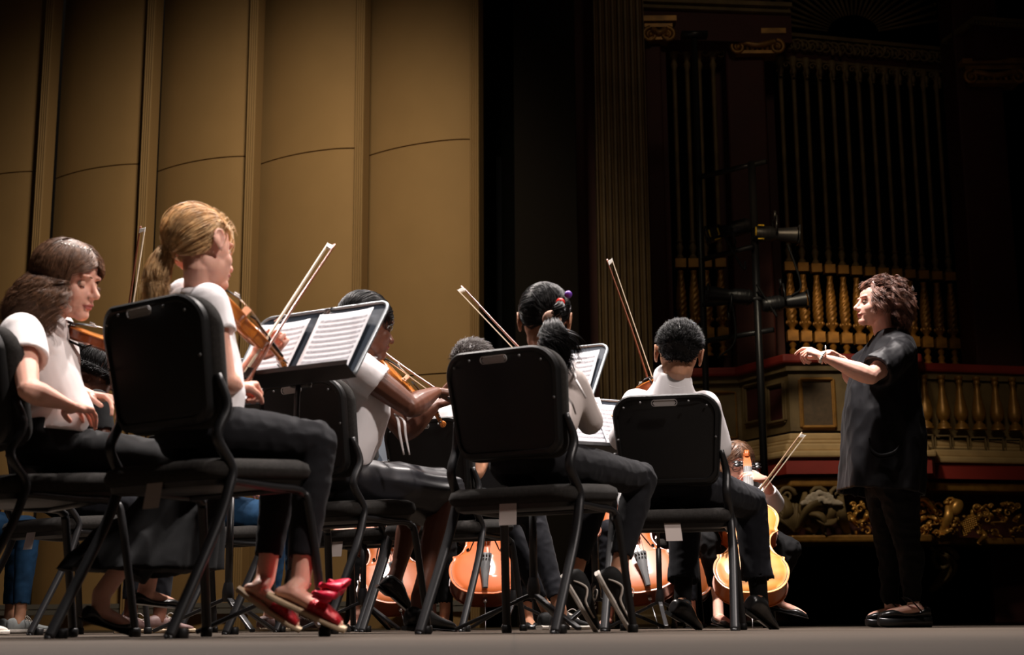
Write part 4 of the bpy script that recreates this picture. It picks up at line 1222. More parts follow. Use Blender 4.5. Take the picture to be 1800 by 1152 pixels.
def face_parts(t, c, R, s, brow, lids=0.3, skin='skin_light', open_=True):
    c = V(c); T = lambda x, y, z: c + R @ V((x * s, y * s, z * s))
    for k in (-1, 1):
        m = MB(); m.ell(T(k * .031, .0625, .0), .0122 * s, R, 16, 12)
        e = obj('eyeball', m, 'eye_white', t, world=True)
        m = MB(); m.ell(T(k * .031, .0732, -.0015), (.0055 * s, .002 * s, .0055 * s), R, 12, 8)
        obj('iris', m, 'iris', e, world=True)
        m = MB(); n = 12                        # upper lid
        for a0, a1, th in ((.15 - 1.0 * lids, 1.5, .0135), (-1.5, -.62, .0133)):
            rings = []
            for i in range(7):
                el = a0 + (a1 - a0) * i / 6
                rings.append([T(k * .031 + th * math.cos(el) * math.sin(az), .0628 + th * math.cos(el) * math.cos(az), th * math.sin(el)) for az in [(-1.25 + 2.5 * j / n) for j in range(n + 1)]] +
                             [T(k * .031 + (th - .0012) * math.cos(el) * math.sin(az), .0628 + (th - .0012) * math.cos(el) * math.cos(az), (th - .0012) * math.sin(el)) for az in [(1.25 - 2.5 * j / n) for j in range(n + 1)]])
            m.loft(rings)
        obj('eyelid', m, skin, t, world=True)
        el = .15 - 1.0 * lids
        m = MB(); m.tube([T(k * .031 + .0145 * math.cos(el) * math.sin(az), .0628 + .0146 * math.cos(el) * math.cos(az), .0145 * math.sin(el)) for az in [(-1.1 + 2.2 * j / 8) for j in range(9)]], .0011 * s, 5)
        obj('eyelashes', m, 'hair_black', t, world=True)
        m = MB(); m.tube([T(k * (.013 + .008 * i), .0835 - .0012 * i * i, .022 + .0022 * i - .0009 * i * i) for i in range(5)], [.0016 * s, .0026 * s, .0028 * s, .002 * s, .001 * s], 6, sm=3, flat=.6)
        obj('eyebrow', m, brow, t, world=True)

def hand(m, W, fwd, palm, side, S=.165, curl=((20, 30, 20),) * 4, spread=5, thumb=None, thumbside=1):
    """W wrist; fwd to the knuckles; palm = direction the palm faces; side = direction of the thumb side"""
    W = V(W); f = V(fwd).normalized(); n = V(palm); n = (n - f * n.dot(f)).normalized()
    s = V(side); s = (s - f * s.dot(f) - n * s.dot(n)).normalized()
    k = S / .18
    kn = W + f * .088 * k
    # palm
    secs = [(0, .020, .017), (.02, .026, .016), (.05, .036, .0145), (.078, .039, .0125), (.09, .037, .010)]
    rings = []
    for d, w, h in secs:
        c = W + f * d * k + n * .002 * k
        rings.append([c + s * (w * k * math.copysign(abs(math.cos(a)) ** .7, math.cos(a))) + n * (h * k * math.copysign(abs(math.sin(a)) ** .8, math.sin(a))) for a in [2 * PI * j / 16 for j in range(16)]])
    m.loft(rings)
    m.ell(W + f * .035 * k + s * .020 * k + n * .008 * k, (.020 * k, .020 * k, .014 * k), Matrix((s, f, n)).transposed(), 12, 8)
    m.ell(W + f * .035 * k - s * .020 * k + n * .007 * k, (.014 * k, .026 * k, .012 * k), Matrix((s, f, n)).transposed(), 12, 8)
    base = [.028, .0095, -.0095, -.0275]; lens = [(.042, .026, .021), (.046, .029, .022), (.042, .027, .021), (.033, .020, .018)]
    rad = [.0088, .009, .0086, .0076]; off = [.0, .004, .0, -.008]
    tips = []
    for i in range(4):
        p = W + f * (.084 + off[i]) * k + s * base[i] * k
        a = 0; d0 = (f + s * math.tan(math.radians(spread * (1.5 - i)))).normalized()
        pts = [p - d0 * .01 * k, p]; rs = [rad[i] * k * 1.0] * 2
        for j, (L, c) in enumerate(zip(lens[i], curl[i])):
            a += math.radians(c)
            d = d0 * math.cos(a) + n * math.sin(a)
            mid = pts[-1] + d * L * k * .5; end = pts[-1] + d * L * k
            pts += [mid, end]; rs += [rad[i] * k * (.93 - .07 * j), rad[i] * k * (.97 - .09 * j)]
        m.tube(pts, rs, 10, round_end=True)
        tips.append(pts[-1])
    if thumb is None: thumb = ((.75, .65, .25), (.9, .25, .35), (.9, -.05, .4))
    p = W + f * .022 * k + s * .022 * k + n * .004 * k
    pts = [p]; rs = [.013 * k]
    for (a, b, c), L, r in zip(thumb, (.042, .032, .026), (.0112, .0098, .0085)):
        d = (f * a + s * b + n * c).normalized()
        pts.append(pts[-1] + d * L * k); rs.append(r * k)
    m.tube(pts, rs, 10, sm=2, round_end=True)
    return tips, pts[-1]

def limb(m, pts, rs, seg=14, sm=4, flat=1.0): m.tube(pts, rs, seg, sm=sm, flat=flat, round_end=True)

def arm(m, sh, el, wr, k=1.0, thick=1.0):
    """bare arm with a rounded upper arm and tapering forearm"""
    sh, el, wr = V(sh), V(el), V(wr)
    a = k * thick
    L = lambda p, q, t: p + (q - p) * t
    m.tube([sh, L(sh, el, .3), L(sh, el, .65), L(sh, el, .92), el], [.040 * a, .040 * a, .036 * a, .031 * a, .030 * a], 14, round_end=True)
    m.tube([L(el, wr, -.02), L(el, wr, .12), L(el, wr, .3), L(el, wr, .6), L(el, wr, .88), wr], [.030 * a, .034 * a, .034 * a, .027 * a, .021 * a, .020 * k], 14, flat=[1, 1, 1, .95, .85, .8], round_end=True)

def sleeve(m, a, b, r0, r1, hollow=.03, seg=20):
    """open ended sleeve from a (shoulder) to b (hem)"""
    a, b = V(a), V(b); d = (b - a).normalized(); L = (b - a).length
    pts = [a + d * (L * t) for t in (0, .3, .7, 1)]
    rs = [r0, r0 * .7 + r1 * .3, r0 * .3 + r1 * .7, r1]
    pts += [b - d * .004, b - d * hollow]; rs += [r1 - .013, r1 - .016]
    rings = []
    x, y, _ = frame(d)
    for p, r in zip(pts, rs): rings.append([p + x * r * math.cos(2 * PI * k / seg) + y * r * math.sin(2 * PI * k / seg) for k in range(seg)])
    m.loft(rings)

def torso_loft(m, secs, seg=28, hollow=0.0):
    """secs: (centre, right vector, forward vector, half width, half depth front, half depth back, squareness)"""
    rings = []
    for c, R, F, w, df, db, q in secs:
        ring = []
        for k in range(seg):
            a = 2 * PI * k / seg; ca, sa = math.cos(a), math.sin(a)
            x = math.copysign(abs(ca) ** q, ca) * w; y = math.copysign(abs(sa) ** q, sa) * (df if sa > 0 else db)
            ring.append(V(c) + V(R) * x + V(F) * y)
        rings.append(ring)
    m.loft(rings)

# ------------------------------------------------------------------ hair
class Hair:
    def __init__(s, seed=1): s.m = MB(); s.r = random.Random(seed)
    def strand(s, pts, w=.0012, seg=4, sm=4, taper=True):
        pts = smooth_path(pts, sm) if sm else [V(p) for p in pts]
        n = len(pts); rs = [w * (1.0 if not taper else (1 - .75 * (i / (n - 1)) ** 2)) for i in range(n)]
        rings = []; prev = None
        for i, p in enumerate(pts):
            d = (pts[min(n - 1, i + 1)] - pts[max(0, i - 1)])
            if d.length < 1e-7: d = V((0, 0, 1))
            d.normalize()
            if prev is None: x = d.orthogonal().normalized()
            else:
                x = prev - d * prev.dot(d)
                x = x.normalized() if x.length > 1e-6 else d.orthogonal().normalized()
            prev = x; y = x.cross(d)
            rings.append([p + (x * math.cos(2 * PI * k / seg) + y * math.sin(2 * PI * k / seg)) * rs[i] for k in range(seg)])
        s.m.loft(rings, cap=False)

def skull(c, R, s, az, el, out=0.0):
    """point on the scalp: az 0 = front, +90 = right side, el up; grown by out"""
    a, e = math.radians(az), math.radians(el)
    return V(c) + R @ V(((.074 * s + out) * math.cos(e) * math.sin(a), -.010 * s + (.095 * s + out) * math.cos(e) * math.cos(a), .030 * s + (.082 * s + out) * math.sin(e)))

def in_hair_region(az, el, hairline=18, nape=-38):
    az = abs((az + 180) % 360 - 180)
    if az < 50: lim = hairline + 12 * (az / 50)
    elif az < 80: lim = hairline + 12 - (az - 50) / 30 * 42
    elif az < 105: lim = hairline - 30 + (az - 80) / 25 * 22 if az < 105 else 0
    else: lim = nape + (130 - az) / 25 * 25 if az < 130 else nape
    if 80 <= az < 105: lim = 8
    return el > lim

def scalp_cap(c, R, s, out=.006, hairline=18, nape=-38):
    """closed thin cap following the hair region"""
    m = MB(); N, K = 60, 14
    vs = []; 
    outer, inner = [], []
    for i in range(N):
        az = 360 * i / N
        lo = 90
        for el in range(89, -60, -1):
            if not in_hair_region(az, el, hairline, nape): break
            lo = el
        outer.append([skull(c, R, s, az, lo + (90 - lo) * (j / K), out * (.25 + .75 * min(1, j / 3))) for j in range(K)])
        inner.append([skull(c, R, s, az, lo + (90 - lo) * (j / K), -.012) for j in range(K)])
    top, bot = skull(c, R, s, 0, 90, out), skull(c, R, s, 0, 90, -.012)
    vs = [p for r in outer for p in r] + [p for r in inner for p in r] + [top, bot]
    fs = []; B = N * K
    for i in range(N):
        k = (i + 1) % N
        for j in range(K - 1):
            fs.append((i * K + j, i * K + j + 1, k * K + j + 1, k * K + j)); fs.append((B + k * K + j, B + k * K + j + 1, B + i * K + j + 1, B + i * K + j))
        fs.append((i * K + K - 1, 2 * B, k * K + K - 1)); fs.append((B + k * K + K - 1, 2 * B + 1, B + i * K + K - 1))
        fs.append((i * K, k * K, B + k * K, B + i * K))
    m.add(vs, fs)
    return m

def hair_tied(H, c, R, s, tie, hairline=18, nape=-38, n=900, w=.0013, messy=.003, out=.006):
    """strands combed over the skull from the hairline to the tie point"""
    r = H.r; tie = V(tie)
    tl = R.transposed() @ (tie - V(c))
    for _ in range(n):
        while True:
            az = r.uniform(-180, 180); el = math.degrees(math.asin(r.uniform(-.65, 1)))
            if in_hair_region(az, el, hairline, nape): break
        p0 = skull(c, R, s, az, el, 0)
        # slide along the sphere in the direction of the tie
        d0 = (R.transposed() @ (p0 - V(c))); u = V((d0.x / .074, (d0.y + .01 * s) / .095, (d0.z - .03 * s) / .082)) / s
        v = V((tl.x / .074, (tl.y + .01 * s) / .095, (tl.z - .03 * s) / .082)) / s
        u.normalize(); v.normalize(); ang = u.angle(v); pts = []
        j = r.gauss(0, messy); ph = r.uniform(0, 6)
        K = 9
        for i in range(K):
            t = i / (K - 1)
            q = (u * math.sin((1 - t) * ang) + v * math.sin(t * ang)) / max(math.sin(ang), 1e-3)
            qa = math.degrees(math.atan2(q.x, q.y)); qe = math.degrees(math.asin(max(-1, min(1, q.z))))
            if 62 < abs(qa) < 118 and qe < 14:        # hair passes above and behind the ear
                lift = 14 * math.sin(PI * (abs(qa) - 62) / 56) ** .5; qe = max(qe, lift - 4 if abs(qa) < 100 else qe)
                q = V((math.cos(math.radians(qe)) * math.sin(math.radians(qa)), math.cos(math.radians(qe)) * math.cos(math.radians(qa)), math.sin(math.radians(qe))))
            o = out * (.4 + .9 * math.sin(PI * min(1, t * 1.1 + .1))) + j * math.sin(PI * t) + abs(r.gauss(0, messy * .3))
            pts.append(V(c) + R @ V(((.074 * s + o) * q.x, -.010 * s + (.095 * s + o) * q.y, .030 * s + (.082 * s + o) * q.z)))
        pts[-1] = pts[-1] * .3 + tie * .7
        H.strand(pts, w, sm=2, taper=False)

def hair_tail(H, path, radii, n=350, w=.0013, messy=.004, wave=.004, endspread=1.0):
    """a bunch of strands running along a path with given radius at every point"""
    r = H.r; P_ = smooth_path(path, 5); rr = smooth_vals(radii, 5)
    for _ in range(n):
        a = r.uniform(0, 2 * PI); q = math.sqrt(r.random()); stop = r.uniform(.72, 1.0); ph = r.uniform(0, 6); j = V((r.gauss(0, 1), r.gauss(0, 1), r.gauss(0, 1))) * messy
        pts = []; K = len(P_)
        for i, p in enumerate(P_):
            t = i / (K - 1)
            if t > stop: break
            d = P_[min(K - 1, i + 1)] - P_[max(0, i - 1)]; x, y, _d = frame(d)
            pts.append(p + (x * math.cos(a) + y * math.sin(a)) * rr[i] * q + j * t + x * wave * math.sin(ph + t * 9) * t)
        if len(pts) > 2: H.strand(pts, w, sm=0)

def hair_short(H, c, R, s, n=2600, L=.022, w=.0011, nape=-34, hairline=16, flow=(0, .6, -.5), messy=.5):
    r = H.r
    for _ in range(n):
        while True:
            az = r.uniform(-180, 180); el = math.degrees(math.asin(r.uniform(-.9, 1)))
            if in_hair_region(az, el, hairline, nape): break
        p = skull(c, R, s, az, el, 0.0); nrm = (p - V(c)).normalized()
        f = R @ V(flow) + V((r.gauss(0, messy), r.gauss(0, messy), r.gauss(0, messy))) * .6
        f = f - nrm * f.dot(nrm) * .8
        if f.length > 1e-4: f.normalize()
        l = L * r.uniform(.7, 1.2) * (.45 if el < -8 else 1)
        H.strand([p, p + nrm * l * .5 + f * l * .15, p + nrm * l * .7 + f * l * .8], w, sm=2)

def hair_locks(H, c, R, s, length, n=700, w=.0014, hairline=16, curl=.008, turns=3.0, spread=.5, wind=(0, 0, 0), nape=-38, part=0.0, lockn=60, clump=.010, short=None):
    """loose hair: falls from the crown over the skull and hangs down, gathered in wavy locks"""
    r = H.r
    locks = []
    for _ in range(lockn):
        while True:
            az = r.uniform(-180, 180); el = math.degrees(math.asin(r.uniform(-.3, 1)))
            if in_hair_region(az, el, hairline, nape): break
        locks.append((az, el, r.uniform(0, 6.28), r.uniform(.8, 1.15), r.uniform(.7, 1.3)))
    for _ in range(n):
        az, el, ph, ln, cu = locks[r.randrange(lockn)]
        az += r.gauss(0, 7); el = min(88, el + r.gauss(0, 5))
        pts = []; K = 7
        sd = 1 if az > 0 else -1
        for i in range(K):
            t = i / (K - 1)
            e = el + (-18 - el) * t if el > -18 else el
            aa = az if abs(az) > 55 else az + sd * (62 - abs(az)) * min(1, t * 1.3)
            pts.append(skull(c, R, s, aa, e, .006 + .014 * math.sin(PI * t * .6) + r.gauss(0, .0012)))
        last = pts[-1]; outd = (last - V(c)); outd.z = 0
        if outd.length > 1e-5: outd.normalize()
        L = length * ln * r.uniform(.85, 1.05)
        if short and short[0] < (az + 180) % 360 - 180 < short[1]: L *= .15
        jit = V((r.gauss(0, 1), r.gauss(0, 1), 0)) * clump * .5
        sidev = outd.cross(V((0, 0, 1)))
        K2 = 14
        for i in range(1, K2 + 1):
            t = i / K2
            o = outd * (spread * L * .35 * math.sin(PI * min(1, t * .9)))
            wv = sidev * math.sin(ph + t * turns * 6.28) * curl * cu * min(1, t * 3) + outd * math.cos(ph + t * turns * 6.28) * curl * cu * min(1, t * 3)
            pts.append(last + o + V((0, 0, -L * t)) + wv + jit * t + V(wind) * t * t)
        H.strand(pts, w, sm=0)
# ------------------------------------------------------------------ shoes
def shoe_frame(heel, toe, up):
    heel, toe = V(heel), V(toe); y = (toe - heel); L = y.length; y.normalize()
    z = V(up); z = (z - y * z.dot(y)).normalized(); x = y.cross(z)
    return heel, x, y, z, L

def make_shoe(t, kind, heel, toe, up, inner=1, ground=None):
    h, x, y, z, L = shoe_frame(heel, toe, up)
    k = L / .23
    T = lambda a, b, c: h + x * (a * k) + y * (b * L) + z * (c * k)
    def sec(tt, w, c0, c1, cx=0.0, n=16, q=.75):
        return [T(cx + w * math.copysign(abs(math.cos(a)) ** q, math.cos(a)), tt, (c0 + c1) / 2 + (c1 - c0) / 2 * math.copysign(abs(math.sin(a)) ** q, math.sin(a))) for a in [2 * PI * j / n for j in range(n)]]
    W = [(0, .016), (.04, .026), (.15, .032), (.35, .031), (.55, .037), (.72, .042), (.86, .037), (.95, .026), (1, .012)]
    wt = lambda tt: float(np.interp(tt, [a for a, b in W], [b for a, b in W]))
    ts = [0, .03, .08, .15, .25, .35, .45, .55, .65, .75, .85, .92, .97, 1.0]
    cxs = lambda tt: inner * .006 * math.sin(tt * PI)
    def sole(c0, c1, extra, m='sole_white', heelup=0.0, parent=t, nm='sole'):
        mb = MB(); mb.loft([sec(tt * 1.03 - .015, wt(tt) + extra, c0 if not heelup else c0 * (1 if tt < .3 else 0) , c1, cxs(tt), q=.55) for tt in ts])
        return obj(nm, mb, m, parent, world=True, autosm=40)
    if kind in ('stripe', 'sneaker_grey', 'sneaker_brown', 'sneaker_cream', 'sneaker_black'):
        um = {'stripe': 'shoe_suede', 'sneaker_grey': 'shoe_grey', 'sneaker_brown': 'shoe_brown', 'sneaker_cream': 'sole_white', 'sneaker_black': 'shoe_suede'}[kind]
        hs = {0: .062, .03: .07, .08: .076, .15: .080, .25: .078, .35: .074, .45: .068, .55: .058, .65: .049, .75: .042, .85: .037, .92: .033, .97: .028, 1.0: .02}
        mb = MB(); mb.loft([sec(tt, wt(tt), .006, hs[tt], cxs(tt), q=.85) for tt in ts])
        rm = remesh(mb, .005, 2); up_ = obj('shoe', rm, um, t, world=True)
        sole(0, .020, .004, 'sole_white' if kind != 'sneaker_brown' else 'sole_cream', parent=up_)
        mb = MB(); mb.loft([sec(tt * 1.03 - .015, wt(tt) + .0046, .0105, .0125, cxs(tt), q=.55) for tt in ts]); obj('sole_line', mb, 'shoe_suede' if kind == 'stripe' else 'grey_base', up_, world=True)
        mb = MB()
        for j in range(5):
            tt = .42 + .06 * j; zz = .071 - .075 * (tt - .42) * 1.0
            mb.tube([T(-.020, tt, zz - .012), T(0, tt + .01, zz), T(.020, tt, zz - .012)], .0022 * k, 6, sm=3)
            mb.tube([T(-.020, tt + .03, zz - .016), T(0, tt + .02, zz - .002), T(.020, tt, zz - .010)], .002 * k, 6, sm=3)
        for s in (-1, 1): mb.tube([T(0, .40, .076), T(s * .03, .42, .088), T(s * .045, .5, .07), T(s * .03, .5, .06), T(0, .40, .076)], .0018 * k, 6, sm=5)
        obj('laces', mb, 'sole_white', up_, world=True)
        if kind == 'stripe':
            for s in (-1, 1):
                pts = [(.10, .034), (.20, .052), (.30, .060), (.38, .050), (.46, .034), (.62, .030), (.74, .030)]
                mb = MB(); q = [T(s * (wt(a) * .98 * math.sqrt(max(.1, 1 - ((c - .035) / .045) ** 2)) + .0025) + cxs(a), a, c) for a, c in pts]
                mb.tube(q, [.002 * k, .0035 * k, .0042 * k, .0042 * k, .004 * k, .0035 * k, .003 * k], 8, sm=5, up=x)
                obj('side_stripe', mb, 'sole_white', up_, world=True)
        return up_
    if kind in ('flat', 'dress', 'wedge'):
        lift = {'flat': 0, 'dress': .0, 'wedge': .036}[kind]
        hs = {'flat': {0: .045, .03: .05, .08: .05, .15: .045, .25: .032, .35: .026, .45: .024, .55: .026, .65: .036, .75: .040, .85: .035, .92: .029, .97: .022, 1.0: .012},
              'dress': {0: .055, .03: .065, .08: .072, .15: .076, .25: .078, .35: .078, .45: .070, .55: .058, .65: .048, .75: .042, .85: .037, .92: .032, .97: .026, 1.0: .016}}['dress' if kind == 'dress' else 'flat']
        ex = .006 if kind == 'dress' else .002
        mb = MB(); mb.loft([sec(tt, wt(tt) + ex, .004 + lift, hs[tt] * (1.12 if kind == 'dress' else 1) + lift, cxs(tt), q=.85) for tt in ts])
        rm = remesh(mb, .005, 2); up_ = obj('shoe', rm, 'shoe_black', t, world=True)
        if kind == 'wedge':
            mb = MB(); mb.loft([sec(tt * 1.02 - .01, wt(tt) + .004, 0 if tt < .9 else .01 * (tt - .9) / .1, lift + .006 + .012 * max(0, .35 - tt), cxs(tt), q=.6) for tt in ts]); obj('platform_sole', mb, 'shoe_black', up_, world=True, autosm=40)
            mb = MB(); mb.tube([T(-.034, .2, .05 + lift * .3), T(-.03, .42, .078 + lift), T(0, .5, .086 + lift), T(.03, .42, .078 + lift), T(.034, .2, .05 + lift * .3)], .006 * k, 8, sm=5, flat=.4)
            obj('strap', mb, 'shoe_suede', up_, world=True)
        else:
            sole(0 if kind == 'flat' else -.012, .006, .003 if kind == 'flat' else .007, 'shoe_black', heelup=0 if kind == 'flat' else 1, parent=up_)
            if kind == 'dress':
                mb = MB()
                for j in range(4): mb.tube([T(-.018, .42 + .055 * j, .066 - .006 * j), T(0, .43 + .055 * j, .072 - .0075 * j), T(.018, .42 + .055 * j, .066 - .006 * j)], .002 * k, 6, sm=3)
                obj('laces', mb, 'dull_black', up_, world=True)
        return up_
    if kind == 'slipper':
        up_ = obj('shoe', MB_(lambda mb: mb.loft([sec(tt * 1.03 - .015, wt(tt) + .006, 0, .018, cxs(tt), q=.55) for tt in ts])), 'sole_cream', t, world=True, autosm=40)
        mb = MB(); hs = {.5: .05, .56: .060, .65: .056, .75: .048, .85: .040, .93: .030}
        rings = [sec(tt, wt(tt) + .006, .014, hh, cxs(tt), q=.85) for tt, hh in hs.items()]
        inn = [sec(tt, wt(tt) + .002, .014, hh - .005, cxs(tt), q=.85) for tt, hh in list(hs.items())[::-1]]
        mb.loft(rings + inn, closed=True, cap=False); obj('sequin_strap', mb, 'red_sequin', up_, world=True)
        for s in (-1, 1):                     # satin bow
            for zz, ln, wd in ((.0, .075, .030), (.03, .068, .028), (-.016, .06, .026)):
                mb = MB(); c = T(0, .66, .064)
                tip = T(s * ln, .64 + zz, .085 + zz * .9)
                mb.tube([c, (c + tip) / 2 + z * .012 * k, tip, tip - z * .01 * k], [.008 * k, wd * 1.0 * k, wd * 1.25 * k, wd * .5 * k], 10, sm=4, flat=.2)
                obj('bow_loop', mb, 'red_satin', up_, world=True)
        mb = MB(); mb.ell(T(0, .66, .066), (.013 * k, .012 * k, .011 * k), nu=12, nv=8); obj('bow_knot', mb, 'red_satin', up_, world=True)
        return up_

def MB_(fn):
    m = MB(); fn(m); return m

# ------------------------------------------------------------------ whole figure
def figure(label, deg, c, J, skin, head, hair=None, brow='hair_brown', lids=.8, lip='lip_rose', k=1.0, top=None, bottom=None,
           hands={}, shoes=None, arm_thick=1.0, detail=True, voxel=.0036, waist_f=0.0, neck_r=.040):
    """c: plan point the figure sits / stands over; J: joints in metres"""
    a = math.radians(deg); F = V((math.sin(a), math.cos(a), 0)); R = V((math.cos(a), -math.sin(a), 0))
    t = thing('person', label, 'person', (c[0], c[1], 0))
    hc, hf, hu, hs = head; HR = hframe(hf, hu); hc = V(hc)
    m = MB()
    head_shapes(m, hc, HR, hs)
    nb = J['neck']; jaw = hc + HR @ V((0, -.015 * hs, -.07 * hs))
    m.tube([hc + HR @ V((0, -.02 * hs, -.02 * hs)), jaw, (jaw + nb) / 2, nb, nb - V((0, 0, .05))], [neck_r * k] * 2 + [neck_r * .97 * k, neck_r * 1.05 * k, .042 * k], 16)
    ch, pe = J['chest'], J['pelvis']
    m.tube([ch + V((0, 0, .05)), ch, (ch + pe) / 2, pe], [.06 * k, .072 * k, .066 * k, .055 * k], 16, flat=.8)
    m.tube([J['shL'], ch + V((0, 0, .06 * k)), J['shR']], [.030 * k, .034 * k, .030 * k], 12, round_end=True)
    for s in 'LR':
        arm(m, J['sh' + s], J['el' + s], J['wr' + s], k, arm_thick)
        h = hands.get(s)
        if h:
            hand(m, J['wr' + s], **h)
        hp, kn, an = J['hip' + s], J['kn' + s], J['an' + s]
        tr = (.66 if 'skirt' in bottom[0] else .7) if bottom else 1
        m.tube([hp, (hp + kn) / 2, kn], [.062 * k * tr, .052 * k * tr, .042 * k * tr], 14, round_end=True)
        cf = kn + (an - kn) * .35 - (J['toe' + s] - J['heel' + s]).normalized() * .012
        m.tube([kn, cf, an + (kn - an) * .25, an], [.042 * k * tr, .046 * k * (1 if 'skirt' in (bottom or 'x')[0] else tr), .03 * k, .028 * k], 14, sm=3, round_end=True)
        hl, to = J['heel' + s], J['toe' + s]; y = (to - hl); L = y.length; y.normalize()
        z = V(J['up' + s]); z = (z - y * z.dot(y)).normalized(); kk = L / .23; lf = J.get('lift', 0)
        f0 = hl + y * .03 * kk + z * (.032 * kk + lf)
        fz = .78 if shoes and (shoes == 'dress' or shoes == 'stripe' or 'sneaker' in shoes) else 1
        m.tube([f0, hl + y * .06 * kk + z * (.042 * kk + lf), hl + y * .12 * kk + z * (.036 * kk + lf), hl + y * .175 * kk + z * (.024 * kk + lf), hl + y * .205 * kk + z * (.019 * kk + lf)], [.022 * kk * fz, .028 * kk * fz, .028 * kk * fz, .027 * kk * fz, .018 * kk * fz], 12, sm=2, flat=.75, up=z, round_end=True)
        m.tube([an, hl + y * .055 * kk + z * (.045 * kk + lf)], [.027 * k, .027 * k], 12, round_end=True)
    rm = remesh(m, voxel, 2)
    rm = post_head(rm, hc, HR, hs)
    body = obj('body', rm, [skin, lip], t, world=True)
    if detail: face_parts(t, hc, HR, hs, brow, lids, skin)
    # ---- top
    if top:
        mt = top['mat']; w = top.get('w', 1.0); m = MB()
        lean = (J['neck'] - pe); up = V((0, 0, 1))
        wv = pe + V((0, 0, top.get('hem', .05)))
        Rs = (J['shR'] - J['shL']); sw = Rs.length / 2; Rv = V((Rs.x, Rs.y, Rs.z * .6)).normalized(); Fv = up.cross(Rv).normalized()
        Fh = F
        shm = (J['shL'] + J['shR']) / 2
        fat = top.get('fat', 1.0)
        q = .82
        secs = [(wv, R, Fh, .125 * w * k, .105 * fat * k, .085 * k, q),
                (wv + (ch - wv) * .3 + Fh * top.get('belly', 0), R, Fh, .135 * w * k, .115 * fat * k, .09 * k, q),
                (wv + (ch - wv) * .7, R.lerp(Rv, .5).normalized(), Fh.lerp(Fv, .5).normalized(), .140 * w * k, .105 * fat * k, .09 * k, q),
                (ch + (shm - ch) * .25, Rv, Fv, .145 * w * k, .095 * fat * k, .088 * k, q),
                (ch + (shm - ch) * .7, Rv, Fv, sw * .98, .078 * k, .075 * k, .85),
                (shm + V((0, 0, .012 * k)), Rv, Fv, sw * .86, .060 * k, .068 * k, .9),
                (J['neck'] + V((0, 0, .012 * k)), Rv, Fv, .060 * k, .056 * k, .060 * k, 1)]
        torso_loft(m, secs)
        for s in 'LR':
            sh, el, wr = J['sh' + s], J['el' + s], J['wr' + s]; ln = top.get('sleeve', .55); r0 = top.get('r0', .056) * k; r1 = top.get('r1', .055) * k
            m.ell(sh, r0 * .98)
            if ln <= 1: sleeve(m, sh, sh + (el - sh) * ln, r0, r1)
            else:
                m.tube([sh, sh + (el - sh) * .5, el], [r0, (r0 + r1) / 2, r1], 18, round_end=True)
                sleeve(m, el + (el - wr).normalized() * .005, el + (wr - el) * (ln - 1), r1, top.get('r2', .036) * k)
        cl = top.get('collar', 0)
        if cl:
            nk = J['neck']; dn = (jaw - nb).normalized()
            x, y, _ = frame(dn, Fv)
            rr = top.get('cr', .047) * k
            m.loft([[nk + dn * hh + (x * math.cos(b) + y * math.sin(b)) * r for b in [2 * PI * j / 24 for j in range(24)]] for hh, r in ((-.03, rr * 1.25), (.0, rr * 1.08), (cl, rr), (cl + .003, rr - .004), (cl - .002, rr - .010), (-.03, rr - .006))])
        rm = remesh(m, .0058, top.get('smooth', 4))
        wrinkle(rm, top.get('wr', .009) * .9, top.get('ws', 6.5), axis=top.get('axis', (0, 0, 1)), stretch=3.0, seed=top.get('seed', 1))
        wrinkle(rm, top.get('wr', .009) * .3, 17, axis=(.5, .2, .8), stretch=2.5, seed=top.get('seed', 1) + 3, ridged=False)
        tp = obj(top.get('name', 'shirt'), rm, mt, t, world=True)
        if cl:
            m = MB(); nk = J['neck']; dn = (jaw - nb).normalized(); x, y, _ = frame(dn, Fv)
            fvec = (Fv - dn * Fv.dot(dn)).normalized(); sv = dn.cross(fvec)
            def ring(h, r, op): return [nk + dn * h + (fvec * math.cos(b) + sv * math.sin(b)) * r for b in [math.radians(op) + (2 * PI - 2 * math.radians(op)) * j / 26 for j in range(27)]]
            m.loft([a_ + b_[::-1] for a_, b_ in ((ring(cl + .004, rr + .001, 12), ring(cl + .003, rr + .003, 12)), (ring(cl - .012, rr + .008, 16), ring(cl - .014, rr + .011, 16)), (ring(cl - .030, rr + .018, 22), ring(cl - .031, rr + .021, 22)))])
            obj('collar', m, mt, tp, world=True)
    # ---- bottom
    if bottom:
        kind, mt = bottom[0], bottom[1]; o = bottom[2] if len(bottom) > 2 else {}
        m = MB(); hw = .118 * k * o.get('w', 1)
        pts = [(pe + V((0, 0, .08 * k)), .108, .085), (pe + V((0, 0, .03 * k)), .122, .098), (pe - V((0, 0, .03 * k)), .125, .10), (pe - V((0, 0, .055 * k)), .10, .08)]
        if kind in ('trousers', 'skirt_long', 'skirt'):
            torso_loft(m, [(p, R, F, w_ * k * o.get('w', 1), d_ * k * o.get('fat', 1), d_ * k, .85) for p, w_, d_ in pts[::-1]])
